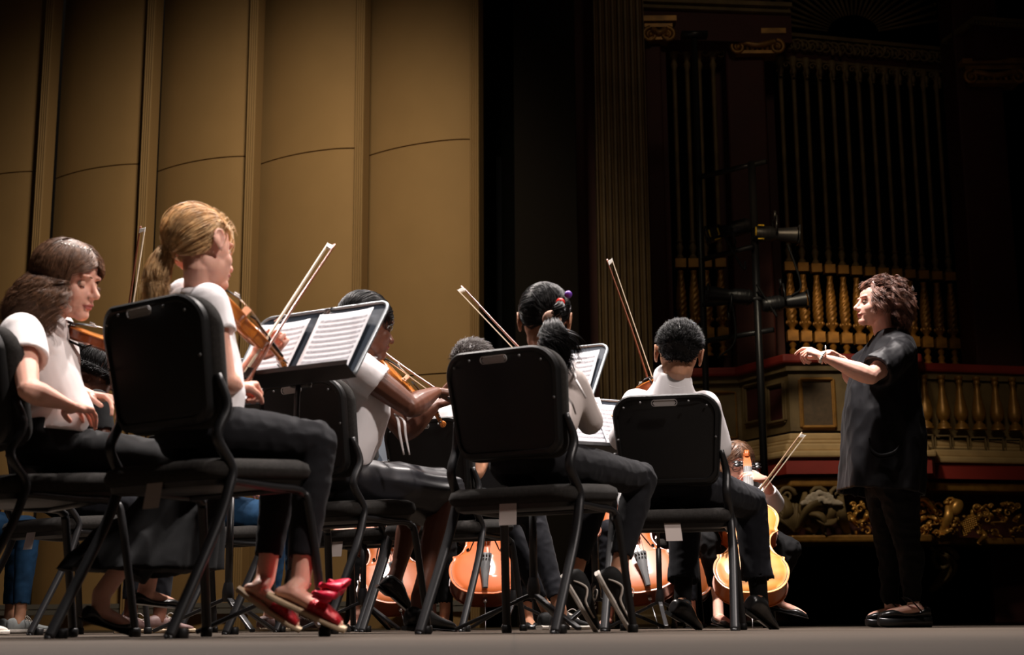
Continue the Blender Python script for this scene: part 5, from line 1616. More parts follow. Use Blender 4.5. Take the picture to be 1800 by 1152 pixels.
        if kind == 'trousers':
            r = o.get('r', (.078, .072, .060, .055, .044, .040))
            for s in 'LR':
                hp, kn, an = J['hip' + s], J['kn' + s], J['an' + s]
                hem = an + (kn - an) * o.get('hem', .12)
                m.tube([hp, hp + (kn - hp) * .5, hp + (kn - hp) * .85, kn + (hp - kn) * .02], [r[0] * k, r[1] * k, r[2] * k, r[2] * k], 18, flat=[1, 1, 1, 1], round_end=True)
                d = (hem - kn); cf = kn + d * .35
                m.ell(kn, r[2] * k * .98)
                rings = []; pp = [kn, kn + d * .2, cf, kn + d * .75, hem, hem - d.normalized() * .004, hem - d.normalized() * .03]
                rr = [r[2], r[3], r[3], r[4], r[5], r[5] - .006, r[5] - .009]
                x, y, _ = frame(d, F)
                for p, q_ in zip(pp, rr): rings.append([p + (x * math.cos(2 * PI * j / 20) + y * math.sin(2 * PI * j / 20)) * q_ * k for j in range(20)])
                m.loft(rings)
            rm = remesh(m, .0065, 3)
            kns = [J['knL'], J['knR']]
            wrinkle(rm, o.get('wr', .007), 22, axis=None, seed=3, mask=lambda p: .35 + max(0, 1 - min((p - q_).length for q_ in kns) / .14))
            obj('trousers', rm, mt, t, world=True)
        elif kind == 'skirt':
            hipm = (J['hipL'] + J['hipR']) / 2; knm = (J['knL'] + J['knR']) / 2; d = (knm - hipm); D = d.normalized(); lat = (J['knR'] - J['knL']); lw = lat.length / 2
            ext = o.get('ext', .9)
            secs = []
            for tt, ww, hh in ((-.12, .10, .07), (.1, .135, .088), (.35, .15, .088), (.6, .155, .088), (.85, .155, .09), (1.0, .158, .095)):
                cc = hipm + d * tt * ext + V((0, 0, .005 - .02 * tt)); ring = []
                for j in range(48):
                    b = 2 * PI * j / 48
                    fo = 1 + o.get('fold', .06) * tt * math.sin(9 * b + 2) + .02 * math.sin(5 * b)
                    ring.append(cc + R * (math.copysign(abs(math.cos(b)) ** .8, math.cos(b)) * ww * k * fo) + V((0, 0, 1)) * (math.sin(b) * hh * k * fo * (1 if math.sin(b) > 0 else o.get('drop', 1.6))))
                secs.append(ring)
            m.loft(secs)
            rm = remesh(m, .0065, 3); wrinkle(rm, .014, 9, axis=D, stretch=2.5, seed=8)
            obj('skirt', rm, mt, t, world=True)
        elif kind == 'skirt_long':
            hipm = (J['hipL'] + J['hipR']) / 2; knm = (J['knL'] + J['knR']) / 2; d = knm - hipm; zhem = o.get('zhem', .2)
            path = [(hipm, 0), (hipm + d * .4, 0), (hipm + d * .8, .0), (knm + F * .055 + V((0, 0, -.06)), .5), (knm - F * .04 + V((0, 0, -.16)), 1), (V((knm.x, knm.y, zhem)) - F * .11, 1)]
            rings = []; prev = None
            for i, (p, vert) in enumerate(path):
                up_ = V((0, 0, 1)).lerp(F, vert).normalized() if vert else V((0, 0, 1))
                ring = []; ww = [.115, .14, .15, .155, .165, .20][i]; hh = [.085, .085, .085, .10, .18, .25][i]
                for j in range(64):
                    b = 2 * PI * j / 64; fo = 1 + .09 * max(0, (i - 2) / 3) * math.sin(11 * b + 1.3) + .03 * math.sin(4 * b)
                    ring.append(p + R * (math.cos(b) * ww * k * fo) + up_ * (math.sin(b) * hh * k * fo))
                rings.append(ring)
            m2 = []
            for i in range(len(rings) - 1):
                for s_ in range(4): m2.append([rings[i][j].lerp(rings[i + 1][j], s_ / 4) for j in range(64)])
            m2.append(rings[-1]); m.loft(m2)
            for s in 'LR':
                kn, an = J['kn' + s], J['an' + s]; tt = (kn.z - zhem - .005) / (kn.z - an.z); e_ = kn + (an - kn) * tt; m.tube([kn, kn + (e_ - kn) * .5, e_], [.072, .082, .088], 16)
            rm = remesh(m, .0068, 3); wrinkle(rm, .010, 12, axis=(0, 0, 1), stretch=4, seed=2)
            obj('skirt', rm, mt, t, world=True)
    if shoes:
        for s, sg in (('L', 1), ('R', -1)):
            make_shoe(t, shoes, J['heel' + s], J['toe' + s], J['up' + s], sg)
    # ---- hair
    if hair:
        H = Hair(hair.get('seed', 1)); kd = hair['kind']
        cap = scalp_cap(hc, HR, hs, hair.get('cap', .004), hair.get('hairline', 16), hair.get('nape', -36)); H.m.merge(cap)
        hair['fn'](H, hc, HR, hs)
        obj('hair', H.m, hair['mat'], t, world=True)
    return t, HR, F, R

def seat_joints(c, deg, k=1.0, lean=0.0, knee_w=.09, seat=.46, thigh=.38, foot=.21, foot_f=.0, twist=0.0):
    a = math.radians(deg); F = V((math.sin(a), math.cos(a), 0)); R = V((math.cos(a), -math.sin(a), 0)); c = V((c[0], c[1], 0))
    B = lambda r, f, u: c + R * r + F * f + V((0, 0, u))
    J = dict(pelvis=B(0, -.04, seat + .09 * k), chest=B(0, -.05 + lean * .7, seat + .34 * k), neck=B(0, -.035 + lean, seat + .49 * k))
    for s, q in (('L', -1), ('R', 1)):
        J['sh' + s] = B(q * .142 * k, -.045 + lean, seat + .445 * k)
        J['hip' + s] = B(q * .07 * k, -.03, seat + .075 * k)
        J['kn' + s] = B(q * knee_w, -.03 + thigh, seat + .045)
        J['an' + s] = B(q * (knee_w + .01), -.05 + thigh + foot_f, .085)
        J['heel' + s] = B(q * (knee_w + .01), -.11 + thigh + foot_f, 0.002)
        J['toe' + s] = J['heel' + s] + F * foot + R * q * .03
        J['up' + s] = V((0, 0, 1))
        J['el' + s] = B(q * .20 * k, -.02 + lean * .6, seat + .20 * k)
        J['wr' + s] = B(q * .08 * k, .2, seat + .18 * k)
    return J, B, F, R
# ================================================================== the players
def cc(key): 
    M = CH[key][1]; return M.translation.copy()
RELAX = ((25, 35, 22), (28, 38, 24), (30, 40, 25), (32, 42, 26))
FIST = ((62, 75, 45), (66, 78, 48), (68, 80, 50), (68, 78, 50))
BOWH = ((40, 62, 35), (48, 66, 38), (54, 68, 40), (48, 60, 34))
NECKH = ((35, 75, 50), (38, 78, 50), (40, 78, 50), (40, 70, 45))

# ---- blonde girl -----------------------------------------------------------
c = cc('B'); J, B, F, R = seat_joints(c, 37, .97, lean=.03, thigh=.40, knee_w=.075)
J.update(shR=P(366, 532, 3.80), elR=P(396, 670, 3.78), wrR=P(418, 682, 3.90), shL=P(325, 520, 4.03), elL=P(412, 690, 4.22), wrL=P(448, 628, 4.20),
         neck=P(348, 515, 3.91), chest=P(350, 600, 3.95), knR=P(556, 776, 4.00), anR=P(528, 1026, 3.93), heelR=P(470, 1052, 3.90), toeR=P(603, 1113, 3.90), upR=V((.35, -.1, .9)),
         knL=P(500, 784, 4.17), anL=P(466, 1020, 4.10), heelL=P(416, 1040, 4.06), toeL=P(524, 1112, 4.08), upL=V((.45, -.1, .85)))
tie = P(312, 440, 3.86)
def blonde_hair(H, hc, HR, hs):
    hair_tied(H, hc, HR, hs, tie, 14, -34, 2200, .0010, .0035, .007)
    hair_tied(H, hc, HR, hs, tie, 16, -30, 200, .0009, .005, .010)
    hair_tail(H, [tie, P(292, 448, 3.86), P(276, 480, 3.85), P(272, 520, 3.85), P(262, 570, 3.86)], [.012, .028, .036, .032, .018], 900, .0010, .008, .006)
    for i in range(50):                       # fly-aways round the brow
        az = H.r.uniform(20, 120); p = skull(hc, HR, hs, az, H.r.uniform(20, 55), .004); n_ = (p - hc).normalized()
        H.strand([p, p + n_ * .012 + HR @ V((0, .006, .002)), p + n_ * .016 + HR @ V((0, .012, -.014))], .0006, sm=3)
gB, HRb, _, _ = figure('girl with blonde ponytail playing violin, white top, black jeans, red bow slippers', 37, c, J, 'skin_light',
    (P(355, 438, 3.89), (.60, .78, -.16), (-.25, .0, 1), .99), hair=dict(kind='tied', fn=blonde_hair, mat='hair_blonde', seed=4, cap=.004),
    brow='hair_blonde', k=.97, top=dict(mat='white_shirt', sleeve=.42, r0=.056, r1=.058, hem=.03, seed=2, name='shirt', w=.95), bottom=('trousers', 'dark_denim', dict(hem=.16)),
    hands=dict(R=dict(fwd=P(444, 674, 4.0) - P(418, 682, 3.90), palm=V((.2, .3, -1)), side=V((.3, -.2, .9)), S=.155, curl=FIST, thumb=((.8, .3, .6), (.8, .0, .6), (.7, -.2, .7))),
               L=dict(fwd=P(476, 598, 4.22) - P(448, 628, 4.20), palm=V((.7, -.55, .3)), side=V((.5, .5, .6)), S=.155, curl=NECKH, thumb=((.8, .3, .5), (.9, .0, .4), (.9, -.1, .3)))),
    shoes='slipper')
m = MB(); m.lathe([(.012, -.008), (.017, -.004), (.017, .004), (.012, .008)], tie, 14, hframe(V((0, 0, 1)), P(276, 450, 3.86) - tie)); obj('hair_tie', m, 'orange_elastic', gB, world=True)
Mv, sv = ins_matrix(P(376, 507, 3.90), P(512, 655, 4.27), V((.55, -.12, .85)))
make_violin('violin', 'violin under the chin of the blonde girl, its ribs and tall bridge toward us', 'violin', Mv, ('wood_violin', 'wood_violin'))
print('scale vB', sv)
make_bow('bow slanting up across the blonde girl\'s music stand', P(586, 434, 4.42), P(436, 668, 3.99), V((-.9, .1, .2)), wide=1.25)

# ---- brown haired girl at the left edge -----------------------------------
c = cc('A') + V((.04, .03, 0)); J, B, F, R = seat_joints(c, 52, 1.0, lean=.08, thigh=.42, knee_w=.09)
J.update(shR=P(38, 590, 4.14), elR=P(50, 686, 4.0), wrR=P(124, 714, 4.08), shL=P(92, 578, 4.48), elL=P(120, 690, 4.62), wrL=P(160, 695, 4.5), neck=P(84, 572, 4.28), chest=P(86, 640, 4.34),
         anR=P(178, 1046, 4.35), heelR=P(166, 1100, 4.30) - V((0, 0, 0)), toeR=P(188, 1118, 4.50), upR=V((.25, -.2, .9)), anL=P(258, 1036, 4.7), heelL=P(232, 1062, 4.66), toeL=P(318, 1072, 4.78), upL=V((0, 0, 1)))
J['heelR'] = V((J['anR'].x - .04, J['anR'].y - .05, .05)); J['toeR'] = V((J['anR'].x + .07, J['anR'].y + .12, .002))
def brown_hair(H, hc, HR, hs):
    hair_locks(H, hc, HR, hs, .17, 3400, .0009, 18, .016, 1.9, .6, wind=(-.05, .0, 0), lockn=110, short=(-150, 20))
gA, HRa, _, _ = figure('girl with loose wavy brown hair, white blouse and long black skirt at left', 52, c, J, 'skin_light',
    (P(120, 492, 4.30), (.97, -.22, -.30), (-.05, -.1, 1), 1.04), hair=dict(kind='loose', fn=brown_hair, mat='hair_brown', seed=9, cap=.006), brow='hair_brown', lids=.8,
    top=dict(mat='white_blouse', sleeve=.48, r0=.066, r1=.064, hem=.04, belly=.02, seed=5, name='blouse', fat=.98, collar=.015, cr=.052, wr=.010), bottom=('skirt_long', 'black_cloth', dict(zhem=.195)),
    hands=dict(R=dict(fwd=P(160, 722, 4.20) - P(124, 714, 4.08), palm=V((0, .2, -1)), side=V((0, -.2, .4)) + V((-.2, .8, .3)), S=.165, curl=((10, 18, 12), (14, 22, 14), (22, 32, 18), (32, 40, 22)), spread=6),
               L=dict(fwd=V((.6, -.3, -.1)), palm=V((0, 0, -1)), side=V((-.3, -.8, 0)), S=.165, curl=RELAX)), shoes='flat')
m = MB()
for i in range(9):
    az = 20 + 9 * i; p = skull(V(P(120, 492, 4.30)), HRa, 1.04, az, 48 - .2 * i, .013); m.ell(p, (.0035, .0035, .003), nu=8, nv=6); m.ell(p + V((.004, 0, .004)), .0018, nu=8, nv=6)
obj('beaded_headband', m, 'string_metal', gA, world=True)
m = MB()
for i in range(3):
    y = P(134 + 7 * i, 620 + 22 * i, 4.18); m.ell(y, .0035, nu=8, nv=6)
Mv, sv = ins_matrix(P(122, 576, 4.32), P(300, 640, 4.68), V((.0, -.55, .83)))
make_violin('violin', 'glossy violin under the chin of the brown haired girl, vanishing behind the chair', 'violin', Mv, ('wood_violin', 'wood_violin_dark'))
print('scale vA', sv)

# ---- girl with a skirt behind the stand -----------------------------------
c = cc('C'); J, B, F, R = seat_joints(c, 38, 1.0, lean=.03, thigh=.41, knee_w=.08)
J.update(shR=P(630, 648, 5.08), elR=P(722, 716, 5.12), wrR=P(768, 688, 5.32), shL=P(618, 640, 5.42), elL=P(712, 760, 5.5), wrL=P(768, 712, 5.5), neck=P(640, 632, 5.25), chest=P(642, 690, 5.25),
         knR=P(790, 862, 5.46), anR=P(735, 1052, 5.32), heelR=P(712, 1094, 5.28), toeR=P(800, 1112, 5.4), upR=V((0, 0, 1)),
         knL=P(742, 866, 5.64), anL=P(690, 1030, 5.5), heelL=P(664, 1030, 5.45), toeL=P(725, 1085, 5.52), upL=V((.4, 0, .9)))
J['heelR'].z = .02; J['toeR'].z = .002
tieC = P(612, 560, 5.18)
def c_hair(H, hc, HR, hs):
    hair_tied(H, hc, HR, hs, tieC, 16, -36, 2200, .0010, .002, .006)
    hair_tail(H, [tieC, P(604, 566, 5.16), P(600, 590, 5.16), P(604, 620, 5.17)], [.012, .026, .026, .014], 350, .0013, .006, .006)
gC, HRc, _, _ = figure('dark skinned girl in white shirt and satin black skirt, drawing a bow over her violin', 38, c, J, 'skin_dark',
    (P(645, 572, 5.26), (.82, .52, -.22), (-.15, 0, 1), 1.06), hair=dict(kind='tied', fn=c_hair, mat='hair_black', seed=14, cap=.006), brow='hair_black', lids=.8, lip='lip_dark',
    top=dict(mat='white_shirt', sleeve=.40, r0=.066, r1=.068, hem=.03, seed=8, fat=1.1, wr=.010), bottom=('skirt', 'satin_black', dict(ext=.98, drop=1.3)), arm_thick=1.28,
    hands=dict(R=dict(fwd=V((.55, .3, .0)), palm=V((.2, .2, -1)), side=V((-.2, .6, .2)), S=.17, curl=BOWH), L=dict(fwd=V((.6, .1, .3)), palm=V((.0, -.6, .6)), side=V((-.2, .5, .8)), S=.165, curl=NECKH)), shoes='dress')
m = MB()
for dx in (0, 10):
    m.tube([P(693, 728, 5.14), P(700 + dx, 740, 5.08), P(703 + dx, 765, 5.08), P(710 + dx, 800, 5.1)], [.003, .005, .005, .003], 8, sm=4, flat=.3)
obj('ribbon', m, 'white_shirt', gC, world=True)
Mv, sv = ins_matrix(P(668, 632, 5.34), P(785, 748, 5.62), V((.35, -.45, .85)))
make_violin('violin', 'orange violin of the skirted girl with its pale bridge under her bow', 'violin', Mv, ('wood_violin', 'wood_violin'))
print('scale vC', sv)
make_bow('bow gripped by the skirted girl, running down from her cheek', P(640, 592, 5.5), P(780, 694, 5.36), V((-.5, 0, -.8)))

# ---- boy half hidden ------------------------------------------------------
c = cc('D'); J, B, F, R = seat_joints(c, 45, 1.0, lean=.02, thigh=.43, knee_w=.09)
J.update(elR=P(838, 832, 6.05), wrR=P(862, 770, 6.2), anR=P(985, 1060, 6.3), anL=P(962, 1060, 6.55))
for s_, q_ in (('R', 6.3), ('L', 6.5)):
    a_ = J['an' + s_]; a_.z = .085; J['heel' + s_] = V((a_.x - .035, a_.y - .04, .002)); J['toe' + s_] = V((a_.x + .12, a_.y + .13, .002))
boyfn = lambda H, hc, HR, hs: hair_short(H, hc, HR, hs, 2200, .034, .0013, flow=(0, .9, .1), messy=.5)
figure('boy with spiky brown hair peeking over the chair of the dark ponytail girl', 45, c, J, 'skin_tan', (P(832, 650, 6.22), (.45, .85, -.25), (0, 0, 1), 1.02),
    hair=dict(kind='short', fn=boyfn, mat='hair_dark_brown', seed=21, cap=.008), top=dict(mat='white_shirt', sleeve=.5, seed=9), bottom=('trousers', 'slate_cloth'), hands=dict(R=dict(fwd=V((.4, .2, .5)), palm=V((.5, .5, -.5)), side=V((0, 0, 1)), S=.16, curl=BOWH)), shoes='sneaker_black', voxel=.0045)

# ---- dark ponytail girl ---------------------------------------------------
c = cc('E'); J, B, F, R = seat_joints(c, 32, .97, lean=.03, thigh=.42, knee_w=.08)
J.update(shR=P(1006, 672, 4.72), elR=P(1037, 742, 4.80), wrR=P(1000, 712, 4.98), shL=P(920, 662, 4.85), elL=P(868, 735, 4.95), wrL=P(880, 700, 5.2), neck=P(962, 640, 4.76), chest=P(965, 700, 4.78),
         knR=P(1126, 842, 5.02), anR=P(1086, 1004, 4.95), heelR=P(1046, 1012, 4.90), toeR=P(1104, 1112, 4.98), upR=V((.85, -.15, .5)),
         knL=P(1050, 850, 5.18), anL=P(1010, 1012, 5.1), heelL=P(986, 1016, 5.02), toeL=P(1044, 1113, 5.08), upL=V((.85, -.1, .5)))
tieE = P(970, 566, 4.59); tE2 = P(985, 532, 4.60)
def e_hair(H, hc, HR, hs):
    hair_tied(H, hc, HR, hs, tE2, 14, 12, 1000, .0009, .0015, .008)
    hair_tied(H, hc, HR, hs, tieE, 14, -34, 2200, .0009, .0015, .006)
    hair_tail(H, [tE2, P(982, 545, 4.575), P(974, 556, 4.58), tieE], [.010, .022, .018, .010], 160, .0013, .002, .001)
    hair_tail(H, [tieE, P(972, 580, 4.54), P(974, 605, 4.53), P(985, 635, 4.54), P(1002, 662, 4.56)], [.012, .038, .044, .034, .016], 1200, .0009, .012, .006)
    hair_tail(H, [tieE, P(984, 586, 4.55), P(1008, 604, 4.56), P(1024, 640, 4.6)], [.010, .02, .018, .010], 160, .0013, .008, .004)
eH = (P(957, 566, 4.70), (.06, .96, -.30), (.03, .0, 1), 1.03)
gE, HRe, _, _ = figure('girl from behind with dark ponytail, beige long sleeved top and striped sneakers', 32, c, J, 'skin_tan', eH,
    hair=dict(kind='tied', fn=e_hair, mat='hair_black', seed=31, cap=.005), brow='hair_black', k=.97, top=dict(mat='cream_shirt', sleeve=1.06, r0=.052, r1=.046, r2=.042, hem=.02, seed=12, w=.95, wr=.010), bottom=('trousers', 'dark_denim', dict(hem=.14)),
    hands=dict(R=dict(fwd=V((-.5, .5, .2)), palm=V((-.3, .3, -.9)), side=V((0, .3, .9)), S=.155, curl=BOWH), L=dict(fwd=V((-.2, .5, .4)), palm=V((.8, .0, .3)), side=V((0, .2, .9)), S=.155, curl=NECKH)), shoes='stripe')
for p_, m_, r_, nm in ((tE2, 'red_plastic', .013, 'hair_tie'), (P(999, 518, 4.63), 'purple_plastic', .011, 'hair_tie'), (tieE + V((0, -.012, .006)), 'peach_cloth', .027, 'scrunchie')):
    m = MB(); m.lathe([(r_ * .6, -.010), (r_ * 1.05, -.006), (r_ * 1.15, 0), (r_ * 1.05, .006), (r_ * .6, .010)], p_, 16, hframe(V((1, 0, 0)), V((.2, -.7, -.4)))); obj(nm, m, m_, gE, world=True)
m = MB(); pc = P(915, 622, 4.72)
for s_ in (-1, 1): m.tube([pc, pc + V((s_ * .016, 0, .010)), pc + V((s_ * .026, 0, 0)), pc + V((s_ * .014, 0, -.008)), pc], [.003, .007, .007, .005, .003], 8, sm=3, flat=.5)
obj('shoulder_bow', m, 'pink_cloth', gE, world=True)
m = MB(); m.tube([P(1012, 668, 4.63), P(1010, 640, 4.72), P(1020, 636, 4.8)], .004, 8, sm=4); m.tube([P(1012, 668, 4.63), P(1030, 700, 4.62)], .004, 8); obj('strap', m, 'white_blouse', gE, world=True)
Mv, sv = ins_matrix(P(930, 640, 4.86), P(880, 680, 5.34), V((.3, -.2, .9)))
make_violin('violin', 'violin in front of the dark ponytail girl, nearly all behind her', 'violin', Mv, ('wood_violin', 'wood_violin'))
make_bow('bow with a red tip rising to the left of the dark ponytail girl', P(814, 506, 5.30), P(990, 690, 5.02), V((-.6, 0, -.7)), wide=1.15)

# ---- short haired boy -----------------------------------------------------
c = cc('F'); J, B, F, R = seat_joints(c, 14, 1.06, lean=.03, thigh=.45, knee_w=.12)
J.update(shR=P(1238, 716, 5.66), elR=P(1262, 790, 5.7), wrR=P(1190, 750, 5.95), shL=P(1120, 712, 5.66), elL=P(1094, 770, 5.76), wrL=P(1098, 768, 5.98), neck=P(1183, 668, 5.64), chest=P(1182, 720, 5.64),
         knR=P(1318, 884, 6.02), anR=P(1335, 1056, 5.98), heelR=P(1308, 1072, 5.86), toeR=P(1360, 1112, 6.0), upR=V((.3, -.25, .9)),
         knL=P(1205, 885, 6.12), anL=P(1200, 1060, 6.02), heelL=P(1176, 1078, 5.9), toeL=P(1226, 1110, 6.04), upL=V((.3, -.25, .9)))
ffn = lambda H, hc, HR, hs: hair_short(H, hc, HR, hs, 4200, .026, .0011, flow=(0, .5, .2), messy=.25, nape=-62)
fH = (P(1193, 624, 5.62), (.10, .96, -.12), (.13, 0, 1), 1.10)
gF, HRf, _, _ = figure('boy with short black hair and white dress shirt, seen squarely from behind', 14, c, J, 'skin_tan', fH,
    hair=dict(kind='short', fn=ffn, mat='hair_black', seed=41, cap=.004, nape=-58), brow='hair_black', k=1.06, top=dict(mat='white_shirt', sleeve=1.6, r0=.062, r1=.052, r2=.04, hem=.02, seed=15, collar=.03, cr=.056, wr=.010), bottom=('trousers', 'slate_cloth', dict(r=(.085, .080, .068, .064, .058, .066), hem=.20)),
    hands=dict(R=dict(fwd=V((-.6, .2, .1)), palm=V((0, .3, -1)), side=V((0, .6, .3)), S=.17, curl=BOWH), L=dict(fwd=V((-.35, .35, .25)), palm=V((-.3, -.6, .6)), side=V((-.6, .3, .6)), S=.17, curl=NECKH)), shoes='dress')
for s_ in 'LR':
    m = MB(); m.tube([J['an' + s_] + (J['kn' + s_] - J['an' + s_]) * .28, J['an' + s_] + (J['kn' + s_] - J['an' + s_]) * .05, J['an' + s_] - V((0, 0, .01)), J['heel' + s_] + (J['toe' + s_] - J['heel' + s_]) * .42 + J['up' + s_].normalized() * .058], [.040, .036, .037, .028], 14, sm=3, round_end=True); obj('sock', m, 'black_cloth', gF, world=True)
Mv, sv = ins_matrix(P(1150, 668, 5.78), P(1066, 762, 6.14), V((.0, -.5, .87)))
make_violin('violin', 'violin left of the short haired boy, its pegs dark against a white page', 'violin', Mv, ('wood_violin', 'wood_violin_dark'))
print('scale vF', sv)
make_bow('slim bow pointing nearly straight up left of the short haired boy', P(1068, 460, 5.92), P(1152, 706, 5.86), V((.8, 0, .2)))

# ---- players glimpsed between chairs --------------------------------------
short = lambda H, hc, HR, hs: hair_short(H, hc, HR, hs, 900, .03, .0018, messy=.5)
curly = lambda H, hc, HR, hs: hair_locks(H, hc, HR, hs, .05, 700, .0018, 12, .012, 1.5, .8, lockn=60)
def glimpsed(label, c, deg, skin, hairm, fn, topm, botm, shoe, head=None, ups={}, k=1.0, kw=.09, lean=.04, thigh=.42, hands=None, foot_f=0.0, hem=.12):
    J, B, F, R = seat_joints(c, deg, k, lean=lean, thigh=thigh, knee_w=kw, foot_f=foot_f); J.update(ups)
    hp = head or (B(0, lean + .03, .46 + .60 * k), F * 1 + V((0, 0, -.25)), (0, 0, 1), 1.0)
    return figure(label, deg, c, J, skin, hp, hair=dict(kind='x', fn=fn, mat=hairm, seed=int(c[0] * 10) + 77, cap=.01), top=dict(mat=topm, sleeve=.5, seed=3), bottom=('trousers', botm, dict(hem=hem)),
                  hands=hands or dict(R=dict(fwd=F, palm=V((0, 0, -1)), side=-R, S=.16, curl=RELAX), L=dict(fwd=F, palm=V((0, 0, -1)), side=R, S=.16, curl=RELAX)), shoes=shoe, detail=False, voxel=.006), J, B, F, R
cI = cc('I'); glimpsed('dark curly haired child between the first two chairs at left', cI, 40, 'skin_dark', 'hair_black', curly, 'black_cloth', 'slate_cloth', 'sneaker_brown', head=(P(163, 652, 5.95), (.75, .6, -.4), (0, 0, 1), 1.05))
cK = cc('K')
(gK, JK, BK, FK, RK) = glimpsed('child in blue jeans glimpsed under the seat of the blonde girl\'s chair', cK, 48, 'skin_light', 'hair_brown', short, 'white_shirt', 'blue_denim', 'sneaker_brown', thigh=.44)
# two at the far left, seats beyond the edge of the photograph
MX = chair_matrix(-365, 5.0, 52); dup(chair_root['B'], MX, 'black music chair beyond the left edge, under the child in navy trousers')
cM = MX.translation.copy(); glimpsed('child in navy trousers and cream sneakers at the far left edge', cM, 52, 'skin_tan', 'hair_dark_brown', short, 'white_shirt', 'navy_cloth', 'sneaker_cream', foot_f=-.02, hem=.28)
MX = chair_matrix(-190, 6.7, 50); dup(chair_root['B'], MX, 'black music chair beyond the left edge, under the child in bright blue jeans')
cL = MX.translation.copy(); glimpsed('child in bright blue jeans and grey sneakers at the far left', cL, 58, 'skin_tan', 'hair_dark_brown', short, 'white_shirt', 'blue_denim', 'sneaker_grey')
make_bow('upright bow rising behind the top of the blonde girl\'s chair', P(246, 402, 5.9), P(206, 660, 6.05), V((.9, 0, -.2)), wide=1.3)

# ---- cellists -------------------------------------------------------------
def make_cello(label, base, up, topn, width_scale, woods, group=None):
    Mc, s_ = ins_matrix(base, up, topn)
    s_ = width_scale
    R3 = Mc.to_3x3(); R3 = Matrix([r for r in R3]); 
    cols_ = [R3.col[i].normalized() for i in range(3)]
    Mn = Matrix.Translation(base) @ Matrix(((cols_[0].x, cols_[1].x, cols_[2].x), (cols_[0].y, cols_[1].y, cols_[2].y), (cols_[0].z, cols_[1].z, cols_[2].z))).to_4x4() @ Matrix.Scale(s_, 4)
    return make_violin('cello', label, 'cello', Mn, woods, cello=True), Mn
CS = 1.70
def cellist(label, key, cello_label, base, upv, topn, woods, skin, hairm, fn, headpos=None, headf=None, bottomm='black_cloth', shoe='flat', bow=None, side_hand=None, topm='white_shirt', ups={}, hem=.12, k=1.0, cs=CS, kw=.2):
    c = cc(key); deg = math.degrees(math.atan2(-(CH[key][1].to_3x3() @ V((0, 1, 0))).x * -1, (CH[key][1].to_3x3() @ V((0, 1, 0))).y))
    J, B, F, R = seat_joints(c, deg, k, lean=.04, thigh=.40, knee_w=kw)
    base = V(base); ce, Mn = make_cello(cello_label, base, base + V(upv), topn, cs, woods)
    T = lambda x, y, z: Mn @ V((x, y, z))
    J['wrL'] = T(.05, .43, .03) if side_hand is None else side_hand; J['elL'] = (J['shL'] + J['wrL']) / 2 + V((.14, 0, -.12)) if True else 0
    J['wrR'] = T(-.16, .22, .08); J['elR'] = (J['shR'] + J['wrR']) / 2 + V((-.10, 0, -.03))
    J.update(ups)
    hp = (headpos or B(0, .07, .46 + .60 * k), headf or (F + V((0, 0, -.3))), (0, 0, 1), 1.0)
    fg = figure(label, deg, c, J, skin, hp, hair=dict(kind='x', fn=fn, mat=hairm, seed=50 + len(key), cap=.008), k=k, top=dict(mat=topm, sleeve=1.55, r2=.036, seed=6), bottom=('trousers', bottomm, dict(hem=hem)),
           hands=dict(L=dict(fwd=(T(0, .44, .03) - J['wrL']), palm=(T(0, .44, 0) - T(0, .44, .1)) , side=V((0, 0, 1)), S=.16, curl=((30, 45, 30), (35, 50, 30), (38, 52, 30), (40, 50, 30)), thumb=((.4, .8, .2), (.8, .4, .4), (.9, .1, .4))),
                      R=dict(fwd=(T(-.08, .22, .08) - J['wrR']), palm=V((0, 0, -1)), side=V((0, -1, 0)), S=.16, curl=BOWH)), shoes=shoe, detail=(key == 'G'), voxel=.005 if key != 'G' else .0036)
    return fg, J, T
kz = lambda px, py, Y: P(px, py, Y)
ups = dict(knR=P(1246, 952, 7.38), anR=P(1262, 1052, 7.40), knL=P(1388, 966, 7.38), anL=P(1362, 1036, 7.4), wrL=P(1344, 842, 7.50), elL=P(1362, 886, 7.68), shL=P(1332, 868, 7.88), shR=P(1272, 866, 7.90), neck=P(1300, 858, 7.90), chest=P(1304, 905, 7.86), wrR=P(1274, 925, 7.2), elR=P(1252, 905, 7.5))
ups['heelR'] = V((ups['anR'].x - .02, 7.40, .02)); ups['toeR'] = V((ups['anR'].x + .03, 7.20, .002)); ups['heelL'] = V((ups['anL'].x - .03, 7.42, .09)); ups['toeL'] = ups['heelL'] + V((.17, -.10, -.045)); ups['upL'] = V((.2, 0, 1))
longh = lambda H, hc, HR, hs: hair_locks(H, hc, HR, hs, .17, 1100, .0016, 14, .008, 1.2, .3, lockn=80)
fg, JG, TG = cellist('young cellist with glasses and brown hair behind the amber cello at the right end', 'G', 'amber cello at the right end, played behind the boy\'s knee', P(1322, 1043, 7.02), V((.10, .62, .74)), V((-.05, -.76, .62)),
    ('wood_cello_amber', 'wood_cello_brown'), 'skin_light', 'hair_brown', longh, headpos=P(1295, 814, 7.86), headf=V((.15, -.85, -.45)), ups=ups, shoe='flat', hem=.2)
m = MB(); hc_ = P(1295, 814, 7.86); HRg = hframe(V((.15, -.85, -.45)), (0, 0, 1))
for s_ in (-1, 1): m.tube([hc_ + HRg @ V((s_ * .031 + .022 * math.cos(b), .092, .002 + .016 * math.sin(b))) for b in [2 * PI * j / 16 for j in range(17)]], .0013, 6); m.tube([hc_ + HRg @ V((s_ * .053, .09, .004)), hc_ + HRg @ V((s_ * .076, .0, .002))], .0013, 6)
m.tube([hc_ + HRg @ V((-.009, .094, .004)), hc_ + HRg @ V((.009, .094, .004))], .0013, 6); obj('glasses', m, 'black_metal', fg[0], world=True)
